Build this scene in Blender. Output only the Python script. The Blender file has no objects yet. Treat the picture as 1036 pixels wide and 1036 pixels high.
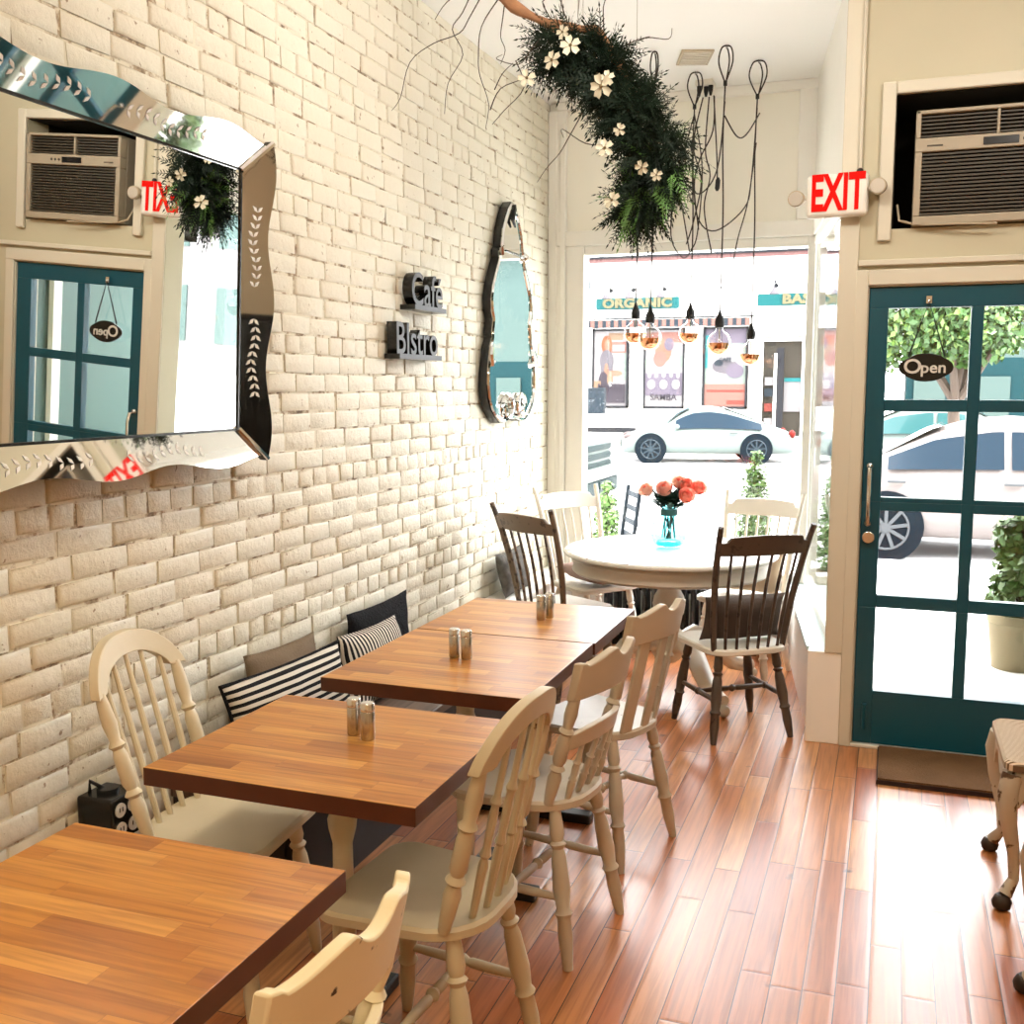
import bpy, bmesh, math, random
from mathutils import Vector, Matrix, noise
random.seed(7)
R = math.radians
sc = bpy.context.scene
COL = sc.collection
PI = math.pi

# ------------------------------------------------------------------ helpers
class MB:
    """collects shapes, builds ONE mesh object"""
    def __init__(s):
        s.v = []; s.f = []; s.mi = []; s.cur = 0
    def add(s, vs, fs):
        b = len(s.v)
        s.v.extend([Vector(p) for p in vs])
        for f in fs:
            s.f.append([b + i for i in f]); s.mi.append(s.cur)
        return s
    def box(s, lo, hi, m=None):
        (x0, y0, z0), (x1, y1, z1) = lo, hi
        vs = [Vector(p) for p in ((x0,y0,z0),(x1,y0,z0),(x1,y1,z0),(x0,y1,z0),(x0,y0,z1),(x1,y0,z1),(x1,y1,z1),(x0,y1,z1))]
        if m is not None: vs = [m @ p for p in vs]
        return s.add(vs, [(3,2,1,0),(4,5,6,7),(0,1,5,4),(1,2,6,5),(2,3,7,6),(3,0,4,7)])
    def frame_of(s, d):
        d = d.normalized()
        a = Vector((0,0,1)) if abs(d.z) < .9 else Vector((1,0,0))
        u = d.cross(a).normalized(); w = d.cross(u).normalized()
        return u, w
    def turned(s, p0, p1, prof, n=10):
        """lathe along p0->p1, prof = [(t, r)]"""
        p0, p1 = Vector(p0), Vector(p1); d = p1 - p0
        u, w = s.frame_of(d); vs = []; fs = []
        for t, r in prof:
            c = p0 + d * t
            for k in range(n):
                a = 2*PI*k/n
                vs.append(c + u*(r*math.cos(a)) + w*(r*math.sin(a)))
        for i in range(len(prof)-1):
            for k in range(n):
                k2 = (k+1) % n
                fs.append((i*n+k, i*n+k2, (i+1)*n+k2, (i+1)*n+k))
        fs.append(tuple(range(n-1, -1, -1))); m = (len(prof)-1)*n
        fs.append(tuple(range(m, m+n)))
        return s.add(vs, fs)
    def cyl(s, p0, p1, r, n=12, r1=None):
        return s.turned(p0, p1, [(0, r), (1, r if r1 is None else r1)], n)
    def lathe(s, c, prof, n=32):
        """prof = [(r, z)] about the z axis at c"""
        c = Vector(c); vs = []; fs = []
        for r, z in prof:
            for k in range(n):
                a = 2*PI*k/n
                vs.append(c + Vector((r*math.cos(a), r*math.sin(a), z)))
        for i in range(len(prof)-1):
            for k in range(n):
                k2 = (k+1) % n
                fs.append((i*n+k, i*n+k2, (i+1)*n+k2, (i+1)*n+k))
        fs.append(tuple(range(n-1, -1, -1))); m = (len(prof)-1)*n
        fs.append(tuple(range(m, m+n)))
        return s.add(vs, fs)
    def tube(s, pts, r, n=6):
        pts = [Vector(p) for p in pts]; rs = r if isinstance(r, (list, tuple)) else [r]*len(pts)
        vs = []; fs = []; pu = None
        for i, p in enumerate(pts):
            d = (pts[min(i+1, len(pts)-1)] - pts[max(i-1, 0)]).normalized()
            if pu is None: u, w = s.frame_of(d)
            else:
                u = (pu - d*pu.dot(d))
                u = u.normalized() if u.length > 1e-6 else s.frame_of(d)[0]
                w = d.cross(u)
            pu = u
            for k in range(n):
                a = 2*PI*k/n
                vs.append(p + u*(rs[i]*math.cos(a)) + w*(rs[i]*math.sin(a)))
        for i in range(len(pts)-1):
            for k in range(n):
                k2 = (k+1) % n
                fs.append((i*n+k, i*n+k2, (i+1)*n+k2, (i+1)*n+k))
        fs.append(tuple(range(n-1, -1, -1))); m = (len(pts)-1)*n
        fs.append(tuple(range(m, m+n)))
        return s.add(vs, fs)
    def prism(s, outline, z0, z1, m=None):
        """2-D outline (ccw) extruded z0..z1, then matrix"""
        n = len(outline)
        vs = [Vector((x, y, z0)) for x, y in outline] + [Vector((x, y, z1)) for x, y in outline]
        if m is not None: vs = [m @ p for p in vs]
        fs = [tuple(range(n-1, -1, -1)), tuple(range(n, 2*n))]
        for i in range(n):
            j = (i+1) % n
            fs.append((i, j, n+j, n+i))
        return s.add(vs, fs)
    def ball(s, c, r, n=16, m=10, sx=1, sy=1, sz=1):
        c = Vector(c); vs = [c + Vector((0,0,-r*sz))]; fs = []
        for i in range(1, m):
            t = PI*i/m - PI/2
            for k in range(n):
                a = 2*PI*k/n
                vs.append(c + Vector((r*sx*math.cos(t)*math.cos(a), r*sy*math.cos(t)*math.sin(a), r*sz*math.sin(t))))
        vs.append(c + Vector((0,0,r*sz)))
        for k in range(n): fs.append((0, 1+(k+1) % n, 1+k))
        for i in range(m-2):
            for k in range(n):
                k2 = (k+1) % n
                fs.append((1+i*n+k, 1+i*n+k2, 1+(i+1)*n+k2, 1+(i+1)*n+k))
        b = 1+(m-2)*n; e = len(vs)-1
        for k in range(n): fs.append((b+k, b+(k+1) % n, e))
        return s.add(vs, fs)
    def quad(s, a, b, c, d):
        return s.add([a, b, c, d], [(0, 1, 2, 3)])
    def build(s, name, mats, parent=None, smooth=True, angle=38, bevel=0, seg=2, subsurf=0, origin=None):
        me = bpy.data.meshes.new(name)
        o_ = Vector(origin) if origin is not None else Vector((0,0,0))
        me.from_pydata([p - o_ for p in s.v], [], s.f)
        mats = mats if isinstance(mats, (list, tuple)) else [mats]
        for mm in mats: me.materials.append(mm)
        me.polygons.foreach_set('material_index', s.mi)
        bm = bmesh.new(); bm.from_mesh(me)
        bmesh.ops.recalc_face_normals(bm, faces=bm.faces[:]) if len(bm.faces) < 40000 and not getattr(s, 'keep', False) else None
        if smooth:
            for f in bm.faces: f.smooth = True
            ca = R(angle)
            for e in bm.edges:
                if len(e.link_faces) == 2 and e.calc_face_angle(0) > ca: e.smooth = False
        bm.to_mesh(me); bm.free(); me.update()
        ob = bpy.data.objects.new(name, me); COL.objects.link(ob)
        ob.location = o_
        if parent is not None: ob.parent = parent
        if bevel:
            b = ob.modifiers.new('edge', 'BEVEL'); b.width = bevel; b.segments = seg; b.limit_method = 'ANGLE'; b.angle_limit = R(40)
        if subsurf:
            b = ob.modifiers.new('soft', 'SUBSURF'); b.levels = subsurf; b.render_levels = subsurf
        return ob

def tag(o, label, cat, group=None):
    o['label'] = label; o['category'] = cat
    if group: o['group'] = group
    return o
def struct(o):
    o['kind'] = 'structure'; return o
def thing(name, label, cat, loc=(0,0,0), rz=0, group=None):
    o = bpy.data.objects.new(name, None); COL.objects.link(o)
    o.empty_display_size = .1
    o.location = loc; o.rotation_euler = (0, 0, rz)
    return tag(o, label, cat, group)
def dup(root, label, loc, rz=0, group=None):
    r = root.copy(); COL.objects.link(r); r.location = loc; r.rotation_euler = (root.rotation_euler[0], root.rotation_euler[1], rz)
    r['label'] = label
    if group: r['group'] = group
    for ch in list(root.children):
        c = ch.copy(); COL.objects.link(c); c.parent = r
        for g in list(ch.children):
            d = g.copy(); COL.objects.link(d); d.parent = c
    return r
def text_mesh(body, size, extrude, offset=0.0, sx=1.0, shear=0.0, align='CENTER', spacing=1.0):
    cu = bpy.data.curves.new('lettering_curve', 'FONT')
    cu.body = body; cu.size = size; cu.extrude = extrude; cu.offset = offset; cu.shear = shear
    cu.align_x = align; cu.align_y = 'CENTER'; cu.resolution_u = 4; cu.space_character = spacing
    o = bpy.data.objects.new('lettering_curve', cu); COL.objects.link(o)
    dg = bpy.context.evaluated_depsgraph_get(); dg.update()
    me = bpy.data.meshes.new_from_object(o.evaluated_get(dg))
    bpy.data.objects.remove(o); bpy.data.curves.remove(cu)
    for v in me.vertices: v.co.x *= sx
    return me
def text_obj(name, body, size, extrude, mat, parent, matrix, **kw):
    me = text_mesh(body, size, extrude, **kw)
    me.transform(matrix); me.name = name
    me.materials.clear(); me.materials.append(mat)
    for p in me.polygons: p.material_index = 0
    o = bpy.data.objects.new(name, me); COL.objects.link(o)
    if parent is not None: o.parent = parent
    return o
# text facing -Y (towards the camera), standing on XZ
FACE_MY = Matrix(((1,0,0,0),(0,0,-1,0),(0,1,0,0),(0,0,0,1)))
# text facing +X, reading along +Y
FACE_PX = Matrix(((0,0,1,0),(1,0,0,0),(0,1,0,0),(0,0,0,1)))

# ------------------------------------------------------------------ materials
def mat(name, col, rough=.5, metal=0., spec=.5, bump=0., bscale=30., var=0., vscale=6., trans=0., ior=1.45, emit=None, estr=0., coat=0., sheen=0.):
    m = bpy.data.materials.new(name); m.use_nodes = True
    nt = m.node_tree; b = nt.nodes['Principled BSDF']
    b.inputs['Base Color'].default_value = (*col, 1); b.inputs['Roughness'].default_value = rough
    b.inputs['Metallic'].default_value = metal; b.inputs['Specular IOR Level'].default_value = spec
    b.inputs['Transmission Weight'].default_value = trans; b.inputs['IOR'].default_value = ior
    b.inputs['Coat Weight'].default_value = coat; b.inputs['Sheen Weight'].default_value = sheen
    if emit: b.inputs['Emission Color'].default_value = (*emit, 1); b.inputs['Emission Strength'].default_value = estr
    if bump or var:
        tc = nt.nodes.new('ShaderNodeTexCoord')
    if var:
        n = nt.nodes.new('ShaderNodeTexNoise'); n.inputs['Scale'].default_value = vscale; n.inputs['Detail'].default_value = 4
        nt.links.new(tc.outputs['Object'], n.inputs['Vector'])
        h = nt.nodes.new('ShaderNodeMix'); h.data_type = 'RGBA'
        h.inputs[6].default_value = (*[c*(1-var) for c in col], 1); h.inputs[7].default_value = (*[min(1, c*(1+var*.6)) for c in col], 1)
        nt.links.new(n.outputs['Fac'], h.inputs[0]); nt.links.new(h.outputs[2], b.inputs['Base Color'])
    if bump:
        n = nt.nodes.new('ShaderNodeTexNoise'); n.inputs['Scale'].default_value = bscale; n.inputs['Detail'].default_value = 5
        nt.links.new(tc.outputs['Object'], n.inputs['Vector'])
        bp = nt.nodes.new('ShaderNodeBump'); bp.inputs['Strength'].default_value = bump; bp.inputs['Distance'].default_value = .01
        nt.links.new(n.outputs['Fac'], bp.inputs['Height']); nt.links.new(bp.outputs['Normal'], b.inputs['Normal'])
    return m

def pane_mat(name, tint=(1,1,1), refl=1.0):
    m = bpy.data.materials.new(name); m.use_nodes = True; nt = m.node_tree; nt.nodes.clear()
    out = nt.nodes.new('ShaderNodeOutputMaterial'); mx = nt.nodes.new('ShaderNodeMixShader')
    t = nt.nodes.new('ShaderNodeBsdfTransparent'); t.inputs['Color'].default_value = (*tint, 1)
    g = nt.nodes.new('ShaderNodeBsdfGlossy'); g.inputs['Roughness'].default_value = .02
    # thin sheet: reflection after Schlick, the same from both faces
    ge = nt.nodes.new('ShaderNodeNewGeometry'); dt = nt.nodes.new('ShaderNodeVectorMath'); dt.operation = 'DOT_PRODUCT'
    nt.links.new(ge.outputs['Normal'], dt.inputs[0]); nt.links.new(ge.outputs['Incoming'], dt.inputs[1])
    def mth(op, a, b=0.0):
        n = nt.nodes.new('ShaderNodeMath'); n.operation = op
        if isinstance(a, (int, float)): n.inputs[0].default_value = a
        else: nt.links.new(a, n.inputs[0])
        n.inputs[1].default_value = b
        return n.outputs[0]
    ab = mth('ABSOLUTE', dt.outputs['Value'])
    sb = nt.nodes.new('ShaderNodeMath'); sb.operation = 'SUBTRACT'; sb.inputs[0].default_value = 1.0; nt.links.new(ab, sb.inputs[1])
    mu = mth('MULTIPLY', mth('ADD', mth('MULTIPLY', mth('POWER', sb.outputs[0], 5.0), .93), .035), refl)
    nt.links.new(mu, mx.inputs[0])
    nt.links.new(t.outputs[0], mx.inputs[1]); nt.links.new(g.outputs[0], mx.inputs[2]); nt.links.new(mx.outputs[0], out.inputs[0])
    return m

class N:
    """tiny node helper"""
    def __init__(s, m): s.nt = m.node_tree; s.b = s.nt.nodes['Principled BSDF']
    def node(s, t, **kw):
        n = s.nt.nodes.new(t)
        for k, v in kw.items(): setattr(n, k, v)
        return n
    def math(s, op, a, b=None, c=None):
        n = s.nt.nodes.new('ShaderNodeMath'); n.operation = op
        for i, x in enumerate((a, b, c)):
            if x is None: continue
            if isinstance(x, (int, float)): n.inputs[i].default_value = x
            else: s.nt.links.new(x, n.inputs[i])
        return n.outputs[0]
    def link(s, a, b): s.nt.links.new(a, b)
    def ramp(s, fac, stops, interp='LINEAR'):
        n = s.nt.nodes.new('ShaderNodeValToRGB'); cr = n.color_ramp; cr.interpolation = interp
        while len(cr.elements) < len(stops): cr.elements.new(.5)
        for e, (p, c) in zip(cr.elements, stops): e.position = p; e.color = (*c, 1)
        s.link(fac, n.inputs[0]); return n.outputs[0]
    def mix(s, fac, a, b, mode='MIX'):
        n = s.nt.nodes.new('ShaderNodeMix'); n.data_type = 'RGBA'; n.blend_type = mode
        for i, x in ((0, fac), (6, a), (7, b)):
            if isinstance(x, (int, float)): n.inputs[i].default_value = x
            elif isinstance(x, tuple): n.inputs[i].default_value = (*x, 1)
            else: s.link(x, n.inputs[i])
        return n.outputs[2]

def boards_mat(name, width, length, along, stops, rough, gap=.02, grain=(60, 3), gapcol=(.03,.012,.006), knots=True, spec=.5, coat=0., gapbump=.4):
    """boards/staves running along axis 'along' in object space, random lengths offset, own tone each"""
    m = mat(name, (.5,.3,.15), rough, spec=spec, coat=coat); k = N(m)
    tc = k.node('ShaderNodeTexCoord'); sp = k.node('ShaderNodeSeparateXYZ'); k.link(tc.outputs['Object'], sp.inputs[0])
    U, V = (sp.outputs[0], sp.outputs[1]) if along == 'X' else (sp.outputs[1], sp.outputs[0])
    rowf = k.math('DIVIDE', V, width); row = k.math('FLOOR', rowf)
    w1 = k.node('ShaderNodeTexWhiteNoise', noise_dimensions='1D'); k.link(row, w1.inputs['W'])
    off = k.math('MULTIPLY', w1.outputs['Value'], 7.3)
    w2 = k.node('ShaderNodeTexWhiteNoise', noise_dimensions='1D'); k.link(k.math('ADD', row, 37.7), w2.inputs['W'])
    ln = k.math('MULTIPLY', k.math('ADD', k.math('MULTIPLY', w2.outputs['Value'], .7), .65), length)
    colf = k.math('DIVIDE', k.math('ADD', U, off), ln); col = k.math('FLOOR', colf)
    cmb = k.node('ShaderNodeCombineXYZ'); k.link(row, cmb.inputs[0]); k.link(col, cmb.inputs[1])
    wn = k.node('ShaderNodeTexWhiteNoise', noise_dimensions='2D'); k.link(cmb.outputs[0], wn.inputs['Vector'])
    base = k.ramp(wn.outputs['Value'], stops)
    # grain, stretched along the board and shifted per board
    g = k.node('ShaderNodeCombineXYZ')
    k.link(k.math('ADD', k.math('MULTIPLY', U, grain[1]), k.math('MULTIPLY', wn.outputs['Value'], 40)), g.inputs[0])
    k.link(k.math('MULTIPLY', V, grain[0]), g.inputs[1])
    ns = k.node('ShaderNodeTexNoise'); ns.inputs['Scale'].default_value = 1; ns.inputs['Detail'].default_value = 5; ns.inputs['Distortion'].default_value = .6
    k.link(g.outputs[0], ns.inputs['Vector'])
    gr = k.ramp(ns.outputs['Fac'], [(.25, (.62,.55,.5)), (.6, (1.08,1.06,1.02))])
    c = k.mix(1.0, base, gr, 'MULTIPLY')
    if knots:
        n3 = k.node('ShaderNodeTexNoise'); n3.inputs['Scale'].default_value = 9; n3.inputs['Detail'].default_value = 3
        k.link(tc.outputs['Object'], n3.inputs['Vector'])
        kn = k.ramp(n3.outputs['Fac'], [(.70, (0,0,0)), (.78, (1,1,1))])
        c = k.mix(kn, c, (.06,.03,.02))
    fr = k.math('FRACT', rowf); fc = k.math('FRACT', colf)
    e1 = k.math('MINIMUM', fr, k.math('SUBTRACT', 1.0, fr))
    e2 = k.math('MULTIPLY', k.math('MINIMUM', fc, k.math('SUBTRACT', 1.0, fc)), k.math('DIVIDE', ln, width))
    e = k.math('MINIMUM', e1, e2)
    gp = k.math('LESS_THAN', e, gap)
    c = k.mix(gp, c, gapcol)
    k.link(c, k.b.inputs['Base Color'])
    if gapbump:
        bp = k.node('ShaderNodeBump'); bp.inputs['Strength'].default_value = gapbump; bp.inputs['Distance'].default_value = .002
        h = k.math('ADD', k.math('MINIMUM', k.math('MULTIPLY', e, 8), 1.0), k.math('MULTIPLY', ns.outputs['Fac'], .25))
        k.link(h, bp.inputs['Height']); k.link(bp.outputs['Normal'], k.b.inputs['Normal'])
    return m

def paint_mat(name, col, under, wear=.62, rough=.45, nscale=22):
    """old brush paint worn through at the edges"""
    m = mat(name, col, rough); k = N(m)
    tc = k.node('ShaderNodeTexCoord'); ge = k.node('ShaderNodeNewGeometry')
    n = k.node('ShaderNodeTexNoise'); n.inputs['Scale'].default_value = nscale; n.inputs['Detail'].default_value = 6; k.link(tc.outputs['Object'], n.inputs['Vector'])
    s = k.math('ADD', k.math('MULTIPLY', k.math('SUBTRACT', ge.outputs['Pointiness'], .5), 2.2), n.outputs['Fac'])
    f = k.ramp(s, [(wear, (0,0,0)), (wear+.04, (1,1,1))])
    n2 = k.node('ShaderNodeTexNoise'); n2.inputs['Scale'].default_value = 5; n2.inputs['Detail'].default_value = 3; k.link(tc.outputs['Object'], n2.inputs['Vector'])
    base = k.mix(n2.outputs['Fac'], tuple(c*.86 for c in col), tuple(min(1, c*1.06) for c in col))
    k.link(k.mix(f, base, under), k.b.inputs['Base Color'])
    bp = k.node('ShaderNodeBump'); bp.inputs['Strength'].default_value = .15; bp.inputs['Distance'].default_value = .004
    k.link(n.outputs['Fac'], bp.inputs['Height']); k.link(bp.outputs['Normal'], k.b.inputs['Normal'])
    return m

def stripe_mat(name, a, b, axis, period, duty=.5, rough=.9):
    m = mat(name, a, rough, spec=.1); k = N(m)
    tc = k.node('ShaderNodeTexCoord'); sp = k.node('ShaderNodeSeparateXYZ'); k.link(tc.outputs['Object'], sp.inputs[0])
    f = k.math('LESS_THAN', k.math('FRACT', k.math('DIVIDE', k.math('ADD', sp.outputs['XYZ'.index(axis)], 5.0), period)), duty)
    k.link(k.mix(f, a, b), k.b.inputs['Base Color'])
    return m

M = {}
# painted brick
def brick_mat():
    m = mat('painted_brick', (.84,.80,.70), .5); k = N(m)
    tc = k.node('ShaderNodeTexCoord')
    n = k.node('ShaderNodeTexNoise'); n.inputs['Scale'].default_value = 2.2; n.inputs['Detail'].default_value = 6; k.link(tc.outputs['Object'], n.inputs['Vector'])
    base = k.mix(n.outputs['Fac'], (.70,.655,.53), (.80,.765,.655))
    n2 = k.node('ShaderNodeTexNoise'); n2.inputs['Scale'].default_value = 34; n2.inputs['Detail'].default_value = 4; k.link(tc.outputs['Object'], n2.inputs['Vector'])
    pit = k.ramp(n2.outputs['Fac'], [(.69, (0,0,0)), (.73, (1,1,1))])
    k.link(k.mix(pit, base, (.34,.25,.16)), k.b.inputs['Base Color'])
    n3 = k.node('ShaderNodeTexNoise'); n3.inputs['Scale'].default_value = 26; n3.inputs['Detail'].default_value = 8; n3.inputs['Roughness'].default_value = .65; k.link(tc.outputs['Object'], n3.inputs['Vector'])
    bp = k.node('ShaderNodeBump'); bp.inputs['Strength'].default_value = .55; bp.inputs['Distance'].default_value = .012
    k.link(n3.outputs['Fac'], bp.inputs['Height']); k.link(bp.outputs['Normal'], k.b.inputs['Normal'])
    return m
def mortar_mat():
    m = mat('painted_mortar', (.80,.75,.64), .7); k = N(m)
    tc = k.node('ShaderNodeTexCoord')
    n2 = k.node('ShaderNodeTexNoise'); n2.inputs['Scale'].default_value = 11; n2.inputs['Detail'].default_value = 6; n2.inputs['Roughness'].default_value = .7; k.link(tc.outputs['Object'], n2.inputs['Vector'])
    c = k.ramp(n2.outputs['Fac'], [(.50, (.72,.67,.54)), (.57, (.38,.29,.19)), (.66, (.12,.085,.05))])
    k.link(c, k.b.inputs['Base Color'])
    return m
M['brick'] = brick_mat(); M['mortar'] = mortar_mat()
M['floor'] = boards_mat('floor_boards', .083, .85, 'Y', [(0, (.33,.095,.035)), (.3, (.42,.15,.052)), (.7, (.48,.20,.072)), (1, (.56,.27,.11))], .31, gap=.018, spec=.6, coat=.25)
M['floor'].node_tree.nodes['Principled BSDF'].inputs['Coat Roughness'].default_value = .25
M['block'] = boards_mat('butcher_block', .048, .42, 'X', [(0, (.30,.105,.017)), (.2, (.40,.158,.026)), (.7, (.48,.212,.040)), (1, (.56,.275,.065))], .32, gap=.006, grain=(70, 4), gapcol=(.2,.08,.03), knots=False, gapbump=.06)
M['block_edge'] = mat('shaded_block_edge', (.085,.022,.008), .4, var=.4, vscale=14)  # darker edge wood with the shade of the sides put into the colour
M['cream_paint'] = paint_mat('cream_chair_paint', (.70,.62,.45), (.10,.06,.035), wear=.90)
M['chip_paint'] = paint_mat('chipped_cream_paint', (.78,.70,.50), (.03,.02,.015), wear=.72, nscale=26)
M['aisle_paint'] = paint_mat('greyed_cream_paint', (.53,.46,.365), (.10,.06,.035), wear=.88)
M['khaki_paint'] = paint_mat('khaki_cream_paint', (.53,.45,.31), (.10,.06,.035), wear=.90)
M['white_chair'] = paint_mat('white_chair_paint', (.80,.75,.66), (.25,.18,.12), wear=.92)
M['backlit_taupe_chair'] = paint_mat('weathered_backlit_taupe', (.17,.115,.075), (.06,.04,.03), wear=.70)  # whitewashed, weathered chair; its backlit shade is put into the colour
M['backlit_dark_chair'] = paint_mat('weathered_backlit_brown', (.085,.06,.045), (.04,.025,.02), wear=.72)  # pale weathered chair seen against the window, that shade painted in
M['cream_seat'] = paint_mat('worn_cream_seat', (.80,.77,.69), (.28,.2,.13), wear=.92)
M['white_trim'] = mat('white_trim', (.90,.885,.83), .45, bump=.05, bscale=12, var=.05)
M['cream_wall'] = mat('cream_wall', (.52,.475,.335), .55, bump=.06, bscale=8, var=.06, vscale=3)
M['cream_panel'] = mat('cream_panel', (.63,.585,.47), .55)
M['transom'] = mat('transom_paint', (.92,.90,.81), .6)
M['ceiling'] = mat('white_ceiling', (.94,.935,.92), .7, bump=.08, bscale=6)
M['plaster'] = mat('back_plaster', (.62,.52,.36), .8, var=.08)
M['door_paint'] = mat('deep_teal_door_paint', (.005,.068,.10), .28)
M['chrome'] = mat('chrome', (.8,.8,.8), .18, 1)
M['steel'] = mat('brushed_steel', (.55,.52,.48), .25, 1)
M['mirror'] = mat('mirror_silver', (.93,.95,.94), .008, 1)
M['mirror_bevel'] = mat('mirror_bevel', (.9,.9,.9), .03, 1)
M['black'] = mat('black_lacquer', (.008,.008,.008), .25)
M['black_matte'] = mat('black_matte', (.012,.012,.012), .7)
M['grey_letter'] = mat('charcoal_letter_front', (.055,.055,.065), .45)
M['etch'] = mat('etched_frost', (.75,.75,.72), .6)
M['glass'] = pane_mat('window_glass')
M['bulb_glass'] = pane_mat('bulb_glass', (.97,.97,.97), 1.4)
M['vase_glass'] = pane_mat('aqua_glass', (.68,.94,.955), 1.3)
M['vase_base'] = pane_mat('aqua_glass_base', (.22,.78,.87), 1.3)
M['copper'] = mat('copper_mirror', (.85,.40,.22), .12, 1)
M['plastic_white'] = mat('white_plastic', (.72,.68,.60), .4)
M['plastic_beige'] = mat('beige_plastic', (.40,.33,.23), .45)
M['exit_face'] = mat('sign_face', (.80,.76,.68), .35)
M['exit_red'] = mat('lit_red_letters', (.60,.006,.004), .6, spec=.04, emit=(1,.015,.008), estr=.22)
M['lamp_lens'] = mat('lamp_lens', (.5,.45,.38), .2)
M['ac_body'] = mat('ac_plastic', (.36,.30,.215), .5)
M['ac_grille'] = mat('ac_grille', (.055,.043,.028), .5)
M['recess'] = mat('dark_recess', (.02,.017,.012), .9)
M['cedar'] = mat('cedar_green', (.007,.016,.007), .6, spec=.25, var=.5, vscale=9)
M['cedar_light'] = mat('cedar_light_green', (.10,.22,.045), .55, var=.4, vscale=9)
M['bark'] = mat('birch_bark', (.34,.16,.075), .7, bump=.6, bscale=40, var=.5, vscale=20)
M['twig'] = mat('twig', (.05,.03,.02), .7)
M['petal'] = mat('cream_petal', (.52,.47,.35), .6)
M['petal_eye'] = mat('flower_eye', (.12,.08,.03), .6)
M['rose_pink'] = mat('pink_rose', (.92,.50,.42), .55)
M['rose_peach'] = mat('peach_rose', (.92,.60,.48), .55)
M['rose_coral'] = mat('coral_rose', (.90,.30,.22), .55)
M['rose_heart'] = mat('rose_heart', (.85,.13,.08), .55)
M['stem'] = mat('rose_stem', (.02,.10,.10), .5)
M['leaf'] = mat('rose_leaf', (.018,.055,.04), .45)
M['stripe'] = stripe_mat('striped_ticking', (.62,.58,.52), (.010,.010,.012), 'Z', .0235, .5)
M['stripe_v'] = stripe_mat('striped_ticking_slim', (.62,.58,.52), (.012,.012,.014), 'X', .022, .52)
M['taupe_cloth'] = mat('taupe_cloth', (.17,.125,.085), .9, spec=.1, bump=.3, bscale=120)
M['black_cloth'] = mat('black_cloth', (.012,.012,.014), .9, spec=.1, bump=.8, bscale=90)
M['mauve_cloth'] = mat('mauve_cloth', (.34,.235,.205), .9, spec=.1, bump=.3, bscale=90)
M['brown_cloth'] = mat('dark_brown_cloth', (.075,.055,.045), .85, spec=.15, bump=.3, bscale=90)
M['tan_cloth'] = mat('tan_cloth', (.52,.38,.26), .9, spec=.1)
M['bench'] = boards_mat('bench_wood', .11, 1.6, 'Y', [(0, (.06,.035,.022)), (1, (.12,.075,.05))], .55, gap=.02)
M['bench_front'] = mat('bench_front', (.018,.014,.012), .6)
M['mat'] = mat('brown_coir', (.16,.085,.04), .95, spec=.1, bump=.8, bscale=160, var=.3, vscale=12)
M['mat_edge'] = mat('dark_mat_edge', (.03,.012,.008), .8)
M['iron'] = mat('black_iron', (.012,.012,.013), .5)
M['rush'] = stripe_mat('woven_rush', (.62,.50,.37), (.16,.105,.065), 'Y', .012, .45, .8)
M['flaxen_paint'] = paint_mat('old_ivory_paint', (.52,.45,.35), (.10,.055,.03), wear=.74)
M['foot_dark'] = mat('dark_foot', (.03,.018,.012), .5)
# outdoors
M['stucco'] = mat('white_stucco', (.82,.80,.78), .9)
M['asphalt'] = mat('pale_road', (.46,.46,.46), .9, var=.08, vscale=1)
M['concrete'] = mat('pale_concrete', (.62,.61,.58), .9, var=.06, vscale=2)
M['teal_wall'] = mat('teal_painted_wall', (.03,.088,.074), .6)
M['far_teal_pale'] = mat('pale_teal_render', (.048,.074,.070), .8, spec=.1)
M['far_teal'] = mat('deep_teal_render', (.003,.024,.029), .8, spec=.1)
M['teal_sign'] = mat('teal_sign', (.006,.060,.062), .6, spec=.1)
M['sign_cream'] = mat('sign_cream', (.10,.088,.05), .6, spec=.1)
M['dark_trim'] = mat('dark_grey_trim', (.012,.013,.016), .7, spec=.1)
M['roof_pink'] = mat('pink_coping', (.09,.035,.032), .7)
M['car_white'] = mat('white_car_paint', (.104,.130,.122), .35, spec=.2)
M['car_cream'] = mat('pearl_car_paint', (.16,.14,.135), .35, spec=.2)
M['car_glass'] = mat('car_glass', (.003,.010,.018), .08, spec=.08)
M['car_glass_pale'] = mat('pale_car_glass', (.02,.065,.068), .08, spec=.15)
M['tyre'] = mat('tyre', (.002,.005,.008), .8, spec=.05)
M['rim'] = mat('rim', (.05,.055,.06), .6, 0, spec=.2)
M['rim_dark'] = mat('dark_rim', (.012,.022,.03), .6, 0, spec=.2)
M['grille'] = mat('grille_grey', (.012,.022,.024), .6, spec=.1)
M['tail_red'] = mat('tail_red', (.09,.006,.004), .4, spec=.1)
M['lamp_clear'] = mat('lamp_clear', (.06,.045,.045), .4, spec=.15)
M['plate'] = mat('plate', (.075,.075,.06), .5)
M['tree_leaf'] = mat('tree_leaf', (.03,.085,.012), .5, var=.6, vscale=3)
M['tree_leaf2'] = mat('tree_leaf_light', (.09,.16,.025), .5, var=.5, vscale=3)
M['trunk'] = mat('trunk', (.04,.028,.02), .9, bump=.5, bscale=20)
M['shrub'] = mat('shrub_leaf', (.06,.14,.02), .55, var=.5, vscale=8)
M['pot'] = mat('pale_pot', (.26,.21,.12), .8)
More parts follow.
